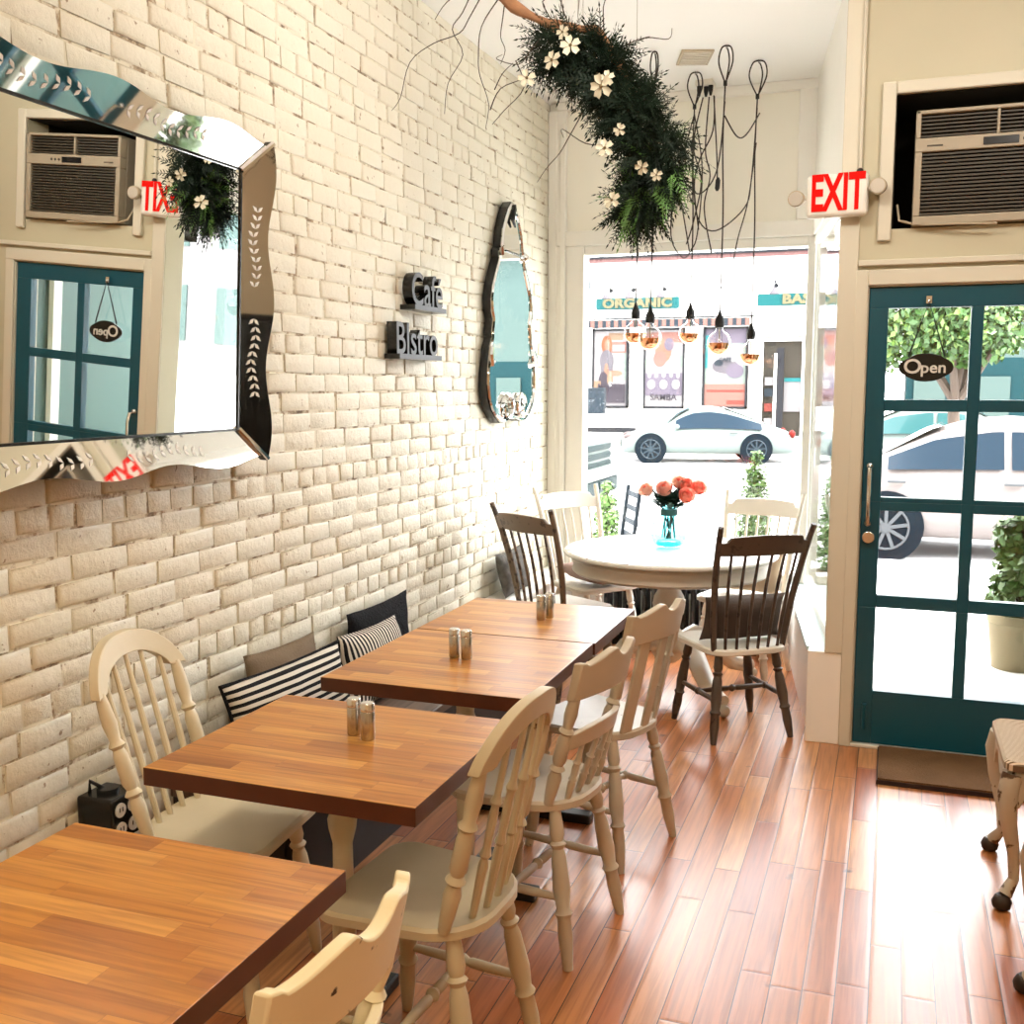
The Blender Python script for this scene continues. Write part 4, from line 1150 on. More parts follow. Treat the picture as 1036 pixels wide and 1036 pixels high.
# ------------------------------------------------------------------ PENDANT LIGHTS with tied-up cords
def smooth_path(pts, n=6):
    pts = [Vector(p) for p in pts]; o_ = []
    for i in range(len(pts)-1):
        p0, p1, p2, p3 = pts[max(i-1,0)], pts[i], pts[i+1], pts[min(i+2, len(pts)-1)]
        for k in range(n):
            u = k/n
            o_.append(.5*((2*p1) + (p2-p0)*u + (2*p0-5*p1+4*p2-p3)*u*u + (3*p1-p0-3*p2+p3)*u**3))
    o_.append(pts[-1]); return o_
CR = .0042
def pendant(label, hook, zb, loop_w, loops):
    hx, hy = hook
    t = thing('pendant_light', label, 'lamp', (hx, hy, 0), 0, 'bare-bulb pendants over the round table')
    R_ = .063
    MB().lathe((0,0,zb), [(.0,R_*.0-.063)] + [(R_*math.sin(a), -R_*math.cos(a)) for a in [PI*(.04+.96*i/14)*.5 for i in range(15)]], 26).build('copper_cap', M['copper'], t)
    MB().lathe((0,0,zb), [(R_*.999*math.cos(a), R_*math.sin(a)) for a in [i*PI/2*.74/10 for i in range(11)]] + [(.018,.072),(.015,.085)], 26).build('glass_globe', M['bulb_glass'], t)
    b = MB(); b.cyl((0,0,zb+.005), (0,0,zb+.075), .004, 6); b.tube([(-.012,0,zb+.04),(-.016,0,zb+.0),(0,0,zb-.012),(.016,0,zb+.0),(.012,0,zb+.04)], .0012, 4); b.build('filament', M['steel'], t)
    MB().lathe((0,0,zb+.080), [(.014,0),(.024,.002),(.026,.03),(.022,.05),(.014,.062),(.007,.085),(.004,.09)], 18).build('socket', M['black_matte'], t)
    m_ = M['cord']
    b = MB(); jz = CEIL-.19
    b.tube(smooth_path([(0,0,zb+.165), (.004,0,(zb+jz)/2), (-.006,.003,jz-.3), (0,0,jz)]), CR, 6)
    b.tube(smooth_path([(0,0,jz), (-loop_w,0,jz+.10), (-loop_w*.7,0,CEIL-.02), (0,0,CEIL-.006), (loop_w*.8,0,CEIL-.02), (loop_w,0,jz+.10), (0,0,jz)]), CR, 6)
    b.tube(smooth_path([(0,.004,jz-.01), (loop_w*.5,.004,jz+.10), (loop_w*.3,.004,CEIL-.03), (0,.004,CEIL-.012)]), CR, 6)
    for lp in loops: b.tube(smooth_path(lp), CR*.9, 6)
    b.build('cord', m_, t)
    MB().cyl((0,0,jz-.012), (0,0,jz+.012), .010, 10).build('cord_tie', M['black_matte'], t)
    MB().tube([(0,0,CEIL), (0,0,CEIL-.015), (.01,0,CEIL-.02), (.01,0,CEIL-.008)], .0025, 6).build('ceiling_hook', M['steel'], t)
    return t
M['cord'] = mat('brown_black_cord', (.022,.012,.009), .6)
pendant('bare-bulb pendant with half-copper globe, nearest to the ornate mirror', (-1.395, 5.905), 1.895, .035, [])
pendant('bare-bulb pendant with half-copper globe, hanging just under the garland tip', (-1.245, 5.61), 1.852, .02, [[(0,0,3.12),(.06,.02,2.95),(.14,.03,2.60),(.2,.02,2.3)]])
pendant('bare-bulb pendant in the middle of the five, above the poster of cups', (-1.11, 6.045), 1.895, .04, [[(0,0,3.1),(-.09,.0,2.75),(-.12,0,2.45),(-.05,0,2.32),(.0,0,2.36)],[(.0,0,3.1),(.05,0,2.8),(.03,.0,2.45),(-.005,0,2.36)]])
pendant('bare-bulb pendant with the slack cord loops, second from the door', (-.88, 5.64), 1.822, .035, [[(0,0,3.05),(-.03,0,2.72),(-.12,.02,2.60),(-.20,.02,2.66)],[(0,0,2.98),(.06,.03,2.88),(.10,.1,2.90),(.14,.3,3.05)]])
pendant('lowest bare-bulb pendant, closest to the door', (-.755, 5.95), 1.772, .045, [[(0,0,3.08),(-.02,0,2.72),(-.05,-.02,2.56),(-.20,-.05,2.44),(-.30,-.05,2.52),(-.33,-.05,2.80),(-.33,0,3.02)],[(0,0,2.9),(-.035,0,2.6),(-.085,0,2.40),(-.12,0,2.22),(-.165,-.05,2.13),(-.19,-.1,2.20)]])
t = thing('switch_cord', 'tangle of black plug-in cords hanging from the ceiling outlet', 'cord', (-1.08, 6.25, 0), 0)
b = MB()
b.tube(smooth_path([(-.02,0,3.24),(-.07,0,2.98),(-.02,0,2.78),(-.06,0,2.55),(-.1,0,2.42)]), CR, 6)
b.tube(smooth_path([(.015,0,3.24),(.0,0,2.95),(.03,0,2.80),(.0,0,2.62),(.05,0,2.36)]), CR, 6)
b.tube(smooth_path([(.045,0,3.24),(.04,0,3.05),(-.03,0,2.9),(-.06,0,2.75),(-.03,0,2.5)]), CR, 6)
b.tube(smooth_path([(.045,-.02,3.24),(.07,-.02,2.9),(.075,-.02,2.76)]), CR, 6)
b.build('cord', M['cord'], t)
for p in ((.075,-.02,2.71),(-.075,.0,2.94)):
    MB().turned(p, (p[0]+.005, p[1], p[2]+.075), [(0,.007),(.2,.014),(.8,.014),(1,.006)], 10).build('inline_switch', M['black_matte'], t)

# ------------------------------------------------------------------ GARLAND on a branch
GY = 4.12
def gp(x, z, dy=0): return Vector((x*1.025, GY+dy, 1.6+(z-1.6)*1.025))
t = thing('branch_garland', 'birch branch wrapped in dark cedar foliage and cream flowers hanging below the ceiling', 'garland', (-1.1, GY, 2.7), 0)
O = Vector((-1.1, GY, 2.7))
log = [(-1.60,3.16,-.06),(-1.50,3.095,-.05),(-1.41,3.03,-.04),(-1.28,2.965,-.02),(-1.17,2.945,0),(-1.10,2.915,.0),(-1.04,2.82,.02),(-.985,2.72,.03),(-.945,2.63,.04)]
lp = [gp(*p)-O for p in log]
MB().tube(smooth_path(lp, 4), [.020+.006*math.sin(i*1.1) for i in range(33)], 10).build('branch', M['bark'], t)
MB().ball(lp[0], .030, 10, 8).build('branch_stub', M['twig'], t)
core = [(-1.30,2.90),(-1.21,2.86),(-1.13,2.84),(-1.07,2.77),(-1.02,2.70),(-.98,2.62),(-.92,2.55),(-.865,2.475),(-.87,2.40),(-.925,2.32),(-.965,2.25)]
rad = [.07,.10,.11,.11,.11,.12,.125,.135,.12,.09,.045]
def frond(b, p, d, L, rnd):
    d = d.normalized(); s = d.cross(Vector((rnd.uniform(-1,1), rnd.uniform(-1,1), rnd.uniform(-.3,1)))).normalized(); n_ = d.cross(s)
    m = 8
    cur = p.copy(); dd = d.copy(); pts = []
    for i in range(m+1):
        pts.append(cur.copy()); dd = (dd + Vector((0,0,-.05))).normalized(); cur = cur + dd*(L/m)
    for i in range(m):
        w_ = .0016; b.add([pts[i]-s*w_, pts[i]+s*w_, pts[i+1]+s*w_, pts[i+1]-s*w_], [(0,1,2,3)])
        if i == 0: continue
        l = L*.36*(1-i/(m+1))*rnd.uniform(.7,1.2)+.006
        for q in (-1, 1):
            e = (s*q*.8 + dd*.75 + n_*rnd.uniform(-.3,.3)).normalized(); r_ = e.cross(n_).normalized()*l*.11
            b.add([pts[i], pts[i]+e*l*.5+r_, pts[i]+e*l, pts[i]+e*l*.5-r_], [(0,1,2,3)])
    e = dd; r_ = s*.004
    b.add([pts[-1], pts[-1]+e*.01+r_, pts[-1]+e*.025, pts[-1]+e*.01-r_], [(0,1,2,3)])
def foliage(name, m, count, seed, lo, hi, rs=1.0, LL=(.08,.15)):
    rnd = random.Random(seed); b = MB()
    for i in range(count):
        u = rnd.uniform(lo, hi)*(len(core)-1); k_ = min(int(u), len(core)-2); f_ = u-k_
        c = Vector((core[k_][0]*(1-f_)+core[k_+1][0]*f_, 0, core[k_][1]*(1-f_)+core[k_+1][1]*f_)); r0 = (rad[k_]*(1-f_)+rad[k_+1]*f_)*rs
        a = rnd.uniform(0, 2*PI); q = Vector((math.cos(a), rnd.uniform(-.8,.8), math.sin(a)))
        p = gp(c.x, c.z) - O + q*r0*rnd.random()**.6*.62
        d = q*1.0 + Vector((-.25,0,-.38)) + Vector((rnd.uniform(-.5,.5), rnd.uniform(-.5,.5), rnd.uniform(-.5,.5)))
        frond(b, p, d, rnd.uniform(*LL), rnd)
    b.keep = True
    return b.build(name, m, t, smooth=False)
foliage('cedar_foliage', M['cedar'], 1300, 11, 0, 1)
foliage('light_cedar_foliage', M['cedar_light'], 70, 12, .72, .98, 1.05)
def flower(c, r, seed):
    rnd = random.Random(seed); b = MB(); n_ = Vector((rnd.uniform(-.4,.4), -1, rnd.uniform(-.4,.3))).normalized(); s = n_.cross(Vector((0,0,1))).normalized(); u_ = s.cross(n_)
    for k_ in range(5):
        a = 2*PI*k_/5 + rnd.random()*.3; e = s*math.cos(a)+u_*math.sin(a); q = n_.cross(e)
        P = [c, c+e*r*.55+q*r*.32+n_*r*.12, c+e*r*.95+q*r*.26+n_*r*.05, c+e*r*.90, c+e*r*.95-q*r*.26+n_*r*.05, c+e*r*.55-q*r*.32+n_*r*.12]
        b.add(P, [(0,1,2,3),(0,3,4,5)])
    b.keep = True
    fl = b.build('dogwood_flower', M['petal'], t, smooth=False)
    MB().ball(c+n_*r*.10, r*.16, 8, 6).build('flower_eye', M['petal_eye'], fl)
for i, (x, z, r) in enumerate(((-1.175,2.845,.052),(-1.245,2.80,.050),(-1.345,2.745,.048),(-1.205,2.895,.036),(-1.055,2.69,.060),(-1.035,2.715,.040),(-1.04,2.47,.045),(-.90,2.39,.036),(-1.01,2.28,.045),(-.985,2.53,.032),(-.845,2.36,.03))):
    flower(gp(x, z, -.15) - O, r*.8, i)
b = MB(); rnd = random.Random(21)
tw = [[(-1.55,3.13),(-1.62,3.03),(-1.66,2.97),(-1.78,2.95),(-1.87,2.88),(-1.93,2.76),(-1.95,2.70)],
      [(-1.50,3.10),(-1.56,2.98),(-1.59,2.88),(-1.57,2.80),(-1.545,2.70),(-1.55,2.60)],
      [(-1.48,3.09),(-1.47,3.0),(-1.50,2.95),(-1.46,2.88),(-1.50,2.85)],
      [(-1.30,2.95),(-1.36,2.88),(-1.42,2.835),(-1.50,2.855),(-1.49,2.88)],
      [(-1.42,2.84),(-1.40,2.75),(-1.47,2.66),(-1.53,2.62)],
      [(-1.58,3.14),(-1.66,3.06),(-1.68,2.98),(-1.66,2.90),(-1.70,2.78),(-1.74,2.68)],
      [(-1.60,3.15),(-1.72,3.10),(-1.76,3.03)],
      [(-1.22,2.96),(-1.24,3.05),(-1.19,3.14),(-1.17,3.08),(-1.18,2.98)],
      [(-1.28,2.97),(-1.31,3.04),(-1.26,3.06),(-1.24,3.0)],
      [(-1.08,2.92),(-1.07,3.02),(-1.0,3.05),(-.92,3.03)],
      [(-1.0,2.85),(-.92,2.88),(-.83,2.86),(-.82,2.90)],
      [(-1.15,2.62),(-1.22,2.55),(-1.24,2.48),(-1.31,2.44),(-1.33,2.38)],
      [(-1.05,2.50),(-1.15,2.52),(-1.23,2.57),(-1.24,2.55)],
      [(-1.52,2.75),(-1.48,2.80),(-1.44,2.84)],[(-1.545,2.68),(-1.48,2.74),(-1.40,2.79),(-1.36,2.84)]]
for i, pl in enumerate(tw):
    pts = smooth_path([gp(x, z, -.04+.03*math.sin(3*j+i)) - O for j, (x, z) in enumerate(pl)], 4); n_ = len(pts)
    b.tube(pts, [.0027*(1-.6*k_/n_) for k_ in range(n_)], 5)
b.build('curly_twigs', M['twig'], t)
b = MB()
for x, z in ((-1.19,2.97),(-1.17,2.97),(-1.47,3.09),(-.96,2.66)):
    b.tube([gp(x, z) - O, gp(x, CEIL) - O], .0014, 5)
b.build('hanging_wire', M['steel'], t)
dup(t, 'second cedar garland under the ceiling over the rush-seat chairs, caught only in the mirror frame', (.95, 3.75, 2.83), R(75))
# ------------------------------------------------------------------ OUTDOORS
struct(MB().box((-12, FY+.12, -.3), (9, 9.3, -.06)).build('sidewalk', M['concrete'], smooth=False))
struct(MB().box((-.45, DY+.15, -.3), (1.6, FY+.12, -.02)).build('entry_floor', M['concrete'], smooth=False))
struct(MB().box((-40, 9.3, -.4), (40, 26.8, -.2)).build('road', M['asphalt'], smooth=False))
struct(MB().box((-40, 26.8, -.4), (40, 60, -.06)).build('far_sidewalk', M['concrete'], smooth=False))
# far wall of the recessed entry, painted teal
w = MB(); w.box((1.10, DY+.15, -.05), (1.22, FY+.12, CEIL)); w.box((1.22, FY, -.05), (3.4, FY+.12, CEIL))
struct(w.build('wall_entry', M['teal_wall'], smooth=False))
w = MB(); w.box((1.06, DY+.62, -.02), (1.10, DY+.69, 3.0)); w.box((1.055, FY-.02, -.02), (1.10, FY+.10, 3.2))
struct(w.build('trim_11', M['white_trim'], smooth=False))
struct(MB().prism([(-.18,DY+.15),(1.10,DY+.15),(1.10,FY+.12),(-.41,FY+.12)], 2.9, 3.0).build('trim_12', M['white_trim'], smooth=False))

# ---- the shop across the street
BY = 29.0
bld = thing('shop_building', 'white one-storey shop building across the street with dark roof edge and striped valance', 'building', (-5, BY, 0), 0)
def bx(mb, x0, x1, z0, z1, y0=0, y1=.1): return mb.box((x0+5, y0, z0), (x1+5, y1, z1))
b = MB()
for (x0, x1, z0, z1) in ((-14,-8.1,-.06,5.1),(-8.1,-7.0,-.06,.95),(-7.0,-6.62,-.06,3.42),(-6.62,-5.45,-.06,.95),(-5.45,-4.98,-.06,3.42),(-4.98,-3.72,-.06,.95),(-3.72,-3.36,-.06,3.42),(-3.36,-2.33,2.78,3.42),(-2.33,-2.0,-.06,3.42),(-2.0,-1.2,-.06,1.05),(-1.2,-.45,-.06,5.1),(-8.1,-1.2,3.42,5.1),(-2.0,-1.2,3.1,3.42)):
    bx(b, x0, x1, z0, z1, 0, .3)
b.box((-9,.3,-.06), (4.55,6,5.0))
b.build('wall', M['stucco'], bld, smooth=False)
b = MB(); bx(b,-14,-.4,5.1,5.16,-.12,.4); b.build('roof_edge', M['dark_trim'], bld, smooth=False)
b = MB(); bx(b,-14,-.45,5.0,5.1,-.06,.0); b.build('coping', M['roof_pink'], bld, smooth=False)
b = MB(); bx(b,-8.3,-3.6,3.44,3.47,-.10,0); b.build('cornice_line', M['dark_trim'], bld, smooth=False)
b = MB(); n = 40
for i in range(n):
    b.cur = i % 2; x0 = -8.2 + i*(4.5/n); bx(b, x0, x0+4.5/n, 3.20, 3.40, -.22, -.18)
b.build('striped_valance', [M['p_slate'], M['p_pk']], bld, smooth=False)
b = MB(); bx(b,-9,-6.8,.28,.42,-.03,0); bx(b,-2.1,-1.2,.28,.40,-.03,0); b.build('plinth_vent', M['dark_trim'], bld, smooth=False)
b = MB(); bx(b,-12,-.45,-.06,.26,-.02,0); b.build('plinth', M['p_pale'], bld, smooth=False)
b = MB(); bx(b,-3.4,-2.3,2.86,2.90,-.05,0); b.build('door_lintel_line', M['p_tan'], bld, smooth=False)
# dark doorway with things inside
b = MB(); bx(b,-3.36,-2.33,-.06,2.78,.26,.32); b.build('dark_doorway', M['recess'], bld, smooth=False)
b = MB(); bx(b,-2.99,-2.80,-.06,2.6,.02,.08); b.build('door_frame', M['dark_trim'], bld, smooth=False)
b = MB(); bx(b,-3.05,-2.98,-.06,2.45,.0,.06); b.build('door_edge', M['stucco'], bld, smooth=False)
b = MB(); bx(b,-2.80,-2.35,.9,1.75,.20,.25); b.build('door_reflection_panel', M['p_pale'], bld, smooth=False)
b = MB(); bx(b,-2.80,-2.35,1.70,1.80,.18,.24); b.build('teal_shelf_edge', M['p_aqua'], bld, smooth=False)
b = MB()
for i,(z,c) in enumerate(((.5,0),(.9,1),(1.3,2),(1.6,0))):
    b.cur = c; bx(b,-3.30,-3.08,z,z+.22,.14,.24)
b.build('display_shelf', [M['p_pale'], M['p_red'], M['p_slate']], bld, smooth=False)

def P2(px_, py_):    # poster pixel -> facade plane
    return px_, py_
def poster(label, x0, x1, z0, z1, shapes, text=None, tz=0, ts=.2, frame='dark_trim', tx=None):
    cx, cz = (x0+x1)/2, (z0+z1)/2
    x0 += .03; x1 -= .03; z0 += .03; z1 -= .03
    t = thing('poster', label, 'poster', (cx, BY+.02, cz), 0, 'shop window posters')
    w, h = (x1-x0)/2, (z1-z0)/2
    b = MB(); e = .05
    b.box((-w,-.05,-h),(-w+e,.05,h)); b.box((w-e,-.05,-h),(w,.05,h)); b.box((-w,-.05,h-e),(w,.05,h)); b.box((-w,-.05,-h),(w,.05,-h+e))
    b.build('frame', M[frame], t, smooth=False)
    mats = []; b = MB()
    def mi(n_):
        if n_ not in mats: mats.append(n_)
        return mats.index(n_)
    b.cur = mi(shapes[0]); b.box((-w+e,.0,-h+e),(w-e,.03,h-e))
    for k_, s in enumerate(shapes[1:]):
        b.cur = mi(s[0]); y = -.002*(k_+1)
        if s[1] == 'r': 
            _, _, a0, a1, c0, c1 = s; b.box((-w+a0*2*w, y, -h+c0*2*h), (-w+a1*2*w, .0, -h+c1*2*h))
        else:
            _, _, a, c, ra, rc = s
            b.prism([(ra*2*w*math.cos(2*PI*i/16), rc*2*h*math.sin(2*PI*i/16)) for i in range(16)], 0, -y, Matrix.Translation((-w+a*2*w, 0, -h+c*2*h)) @ FACE_MY)
    b.build('printed_picture', [M['p_'+q] for q in mats], t, smooth=False)
    if text: text_obj('printed_lettering', text, ts, .004, M['p_dkv' if tz < -.3 else 'p_slate'], t, Matrix.Translation((tx or 0,-.045,tz)) @ FACE_MY, offset=.004)
poster('window poster of a long-haired woman in a grey top leaning over a counter', -8.12, -7.02, .95, 3.2,
       ['pale',('mint','r',.62,1,.35,.75),('tan','r',.45,.85,.86,.95),('pk','r',.5,.95,.70,.84),('pale','r',.56,.9,.72,.80),('hair','c',.40,.80,.15,.12),('skin','c',.42,.80,.085,.075),('grey','c',.40,.60,.19,.14),('grey','r',.24,.56,.44,.62),('skin','c',.62,.44,.22,.035),('skin','c',.40,.47,.06,.10),
        ('dkv','r',.25,.92,.06,.30),('dkv','c',.32,.32,.14,.14),('tan','c',.50,.36,.08,.09),('pale','c',.52,.30,.06,.035),('tan','r',.05,.25,.2,.34)], 'MAYA', -.52, .26)
poster('window poster with a row of pale cups below a blurred pink face', -6.64, -5.43, .94, 3.2,
       ['pale',('pk','r',0,1,.82,.95),('skin','c',.48,.72,.20,.15),('pk','c',.40,.62,.16,.10),('lav','c',.62,.80,.12,.08),('mint','r',.02,.2,.5,.62),('mint','r',.75,.98,.52,.66),('lav','r',.02,.98,.16,.44),('pale','c',.15,.42,.05,.04),('pale','c',.32,.42,.05,.04),('pale','c',.50,.42,.05,.04),('pale','c',.68,.42,.05,.035),('pale','c',.85,.42,.05,.04),
        ('pale','c',.2,.30,.10,.06),('pale','c',.5,.30,.10,.06),('pale','c',.8,.30,.10,.06)], 'SAMBA', -.80, .24)
poster('window poster with grey boxes over a pink counter, next to the shop door', -4.98, -3.72, .95, 3.2,
       ['mint',('lav','r',0,1,.80,1),('aqua','r',.0,.14,.5,.9),('pale','r',.1,.9,.42,.75),('grey','c',.5,.52,.3,.09),('lav','c',.72,.46,.2,.09),('slate','c',.35,.56,.10,.04),('pk','r',0,1,0,.30),('red','r',.1,.95,.20,.23),('red','r',.55,.95,.05,.10),('pale','c',.65,.62,.1,.05)], 'CAFE', .22, .15)
poster('window poster behind the white mullion, right of the shop door', -1.98, -1.22, 1.05, 3.1,
       ['pale',('red','r',.1,.6,.80,.92),('mint','r',.0,.5,.5,.78),('skin','c',.4,.5,.25,.08),('grey','c',.55,.62,.25,.09),('tan','c',.75,.5,.2,.12),('lav','r',0,1,0,.3),('pk','r',.1,.8,.05,.22)])

def shop_sign(label, body, x0, x1, z0, z1):
    t = thing('shop_sign', label, 'sign', ((x0+x1)/2, BY-.01, (z0+z1)/2), 0)
    w, h = (x1-x0)/2, (z1-z0)/2
    ol = seat_outline(w, w, h, h, .05, .05)
    MB().prism(ol, .0, .05, FACE_MY).build('sign_board', M['teal_sign'], t, smooth=False)
    text_obj('sign_letters', body, .34, .02, M['sign_cream'], t, Matrix.Translation((0,-.06,0)) @ FACE_MY, offset=.018, sx=1.22, spacing=1.05)
def gooseneck(label, x):
    t = thing('gooseneck_lamp', label, 'lamp', (x, BY-.01, 4.15), 0, 'gooseneck lamps over the shop signs')
    MB().tube(smooth_path([(0,-.01,.08),(0,-.25,.2),(0,-.45,.12),(0,-.5,-.02)], 4), .018, 6).build('neck', M['dark_trim'], t)
    MB().lathe((0,-.5,-.18), [(.13,0),(.11,.06),(.05,.13),(.025,.17),(.0,.17)], 14).build('shade', M['p_grey'], t)
    MB().cyl((0,.0,.08), (0,-.03,.08), .06, 12).build('wall_plate', M['dark_trim'], t)
shop_sign('teal shop sign reading ORGANIC in cream letters above the posters', 'ORGANIC', -7.98, -5.63, 3.70, 4.02)
shop_sign('teal shop sign reading BASICS in cream letters above the dark shop door', 'BASICS', -3.53, -.9, 3.70, 4.02)
for lb, x in (('grey gooseneck lamp over the start of the ORGANIC sign', -7.56), ('grey gooseneck lamp over the middle of the ORGANIC sign', -6.92), ('grey gooseneck lamp over the end of the ORGANIC sign', -6.05), ('grey gooseneck lamp over the BASICS sign', -3.05), ('grey gooseneck lamp over the last letters of the BASICS sign', -1.5)):
    gooseneck(lb, x)
t = thing('utility_pole', 'thin dark utility pole at the edge of the front window view', 'pole', (-7.9, 27.4, -.06), 0)
MB().cyl((0,0,0), (0,0,6.2), .07, 10, .055).build('shaft', M['p_grey'], t)
MB().box((-.06,-.12,4.2), (.16,.12,4.5)).build('control_box', M['p_slate'], t, bevel=.02)
MB().box((.1,-.12,.9), (.62,.12,1.6)).build('dark_cabinet', M['p_slate'], t, bevel=.02)

# teal building further along the far side, beyond the tree
t = thing('teal_building', 'low pale teal building behind the street tree', 'building', (6.5, 31, -.06), 0)
MB().box((-6.2,0,2.4), (3.2,6,5.6)).build('upper_wall', M['far_teal_pale'], t, smooth=False)
MB().box((-6.2,0,0), (3.2,6,2.4)).build('lower_wall', M['far_teal'], t, smooth=False)
for i in range(6): MB().box((-6.0+i*1.6,-.06,.5), (-5.2+i*1.6,0,1.9)).build('window', M['far_teal_pale'], t, smooth=False)
MB().box((-6.3,-.2,5.6), (3.3,6,5.75)).build('flat_roof', M['stucco'], t, smooth=False)

t = thing('far_building', 'pale pinkish building far down the street, seen only in the big mirror', 'building', (21, 31, -.06), 0)
MB().box((-5,0,0), (5,6,7)).build('wall', M['p_pale'], t, smooth=False)
for i in range(4):
    for z in (1.0, 4.2): MB().box((-4.4+i*2.4,-.06,z), (-3.2+i*2.4,.0,z+1.9)).build('window', M['far_teal_pale'], t, smooth=False)
MB().box((-5.1,-.2,7), (5.1,6,7.2)).build('cornice', M['stucco'], t, smooth=False)
t = thing('cupboard', 'tall dark cupboard against the side wall, seen only reflected in the mirror frame', 'cupboard', (2.97, 3.75, 0), 0)
MB().box((-.22,-.75,.06), (.22,.75,1.75)).build('carcass', M['black_matte'], t, bevel=.004)
MB().box((-.20,-.72,0), (.20,.72,.06)).build('plinth', M['black_matte'], t)
for s in (-1, 1):
    d_ = MB().box((-.242, .37*s-.36, .10), (-.222, .37*s+.36, 1.71)).build('door', M['black'], t, bevel=.004)
    MB().ball((-.258, s*.06, .95), .018, 10, 8).build('knob', M['chrome'], d_)
# ---- vehicles.  local frame: length along X, front at +X, ground z=0
def car(name, label, loc, rz, L, W, H, kind, paint, glass, rimm, wheel_r, wb, plate=False):
    t = thing(name, label, 'car' if kind != 'pickup' else 'truck', loc, rz)
    # profile: list of (x 0..1 from rear to front, hood/belt z, roof z, half-width factor, roof half-width factor)
    if kind == 'coupe':
        P = [(0,.55,.62,.80,.6),(.03,.70,.74,.90,.62),(.12,.76,.84,.97,.62),(.25,.77,1.05,1,.60),(.38,.77,1.26,1,.60),(.48,.77,H,1,.58),(.58,.77,H-.03,1,.58),(.66,.77,1.15,1,.60),(.745,.78,.86,1,.64),(.80,.77,.80,.99,.68),(.90,.70,.73,.96,.66),(.965,.62,.65,.90,.6),(1,.50,.53,.80,.5)]
    elif kind == 'sedan':
        P = [(0,.62,.68,.84,.6),(.02,.86,.90,.92,.65),(.10,.92,.96,.97,.66),(.18,.92,1.05,1,.62),(.30,.91,1.36,1,.60),(.42,.91,H,1,.60),(.52,.91,H,1,.60),(.60,.91,1.36,1,.60),(.72,.92,1.02,1,.66),(.78,.90,.95,.99,.68),(.90,.80,.84,.97,.66),(.97,.70,.73,.92,.6),(1,.55,.58,.82,.5)]
    else:
        P = [(0,.95,1.0,.98,.9),(.02,1.05,1.08,1,.92),(.30,1.05,1.08,1,.92),(.36,1.08,1.15,1,.85),(.38,1.08,H,1,.72),(.60,1.08,H,1,.72),(.71,1.10,1.2,1,.80),(.76,1.10,1.16,1,.80),(.90,1.06,1.12,.99,.78),(.985,.98,1.06,.96,.74),(1,.9,.98,.92,.70)]
    zb = .20 if kind != 'pickup' else .35
    w = W/2
    vs = []; fs = []
    def sec(p):
        x, zbelt, ztop, kw, kt = p; X = (x-.5)*L; ww = w*kw; wt = w*kt
        zt = max(ztop, zbelt+.01)
        half = [(0,zb),(ww*.88,zb),(ww*.97,zb+.10),(ww,zb+(zbelt-zb)*.55),(ww*.96,zbelt),(wt+(ww*.96-wt)*.12,zbelt+(zt-zbelt)*.80),(wt*.82,zt-.012),(wt*.4,zt),(0,zt+.005)]
        return [(X, y, z) for y, z in half] + [(X, -y, z) for y, z in half[-2:0:-1]]
    secs = [sec(p) for p in P]; n = len(secs[0])
    for s_ in secs: vs += s_
    for i in range(len(secs)-1):
        for k_ in range(n): fs.append((i*n+k_, (i+1)*n+k_, (i+1)*n+(k_+1) % n, i*n+(k_+1) % n))
    fs.append(tuple(range(n))); fs.append(tuple((len(secs)-1)*n + k_ for k_ in range(n-1,-1,-1)))
    MB().add(vs, fs).build('body', paint, t, subsurf=1, angle=60)
    # side glass, following the greenhouse
    def at(x):
        for a, b_ in zip(P, P[1:]):
            if a[0] <= x <= b_[0]:
                f_ = (x-a[0])/(b_[0]-a[0]); return [a[q]+(b_[q]-a[q])*f_ for q in range(5)]
        return list(P[-1])
    def side_pt(x, v_, s):
        _, zbelt, ztop, kw, kt = at(x); ww = w*kw*.96; wt = w*kt; wt2 = wt+(ww-wt)*.12; zt = zbelt+(ztop-zbelt)*.80
        return Vector(((x-.5)*L, s*(ww+(wt2-ww)*v_+.016), zbelt+(zt-zbelt)*v_))
    spans = {'coupe': [(.20,.685)], 'sedan': [(.20,.44),(.455,.70)], 'pickup': [(.40,.50),(.51,.68)]}[kind]
    for s in (-1, 1):
        b = MB()
        for x0, x1 in spans:
            m_ = 10; vs = []; fs = []
            for i in range(m_+1):
                x = x0+(x1-x0)*i/m_
                for v_ in (.10, .5, .92): vs.append(side_pt(x, v_, s))
            for i in range(m_):
                for q in (0, 1): fs.append((i*3+q, (i+1)*3+q, (i+1)*3+q+1, i*3+q+1))
            b.add(vs, fs)
        b.build('side_window', glass, t)
    def top_strip(nm, x0, x1):
        vs = []; fs = []; m_ = 6
        for i in range(m_+1):
            x = x0+(x1-x0)*i/m_; _, zbelt, ztop, kw, kt = at(x)
            for q in (-1,-.5,0,.5,1): vs.append(((x-.5)*L, q*w*kt*.86, ztop+.018-.01*abs(q)))
        for i in range(m_):
            for q in range(4): fs.append((i*5+q, (i+1)*5+q, (i+1)*5+q+1, i*5+q+1))
        MB().add(vs, fs).build(nm, M['car_glass_pale'], t)
    ws = {'coupe': (.605,.735), 'sedan': (.56,.71), 'pickup': (.61,.70)}[kind]; top_strip('windshield', *ws)
    if kind != 'pickup': top_strip('rear_window', *({'coupe': (.16,.40), 'sedan': (.15,.32)}[kind]))
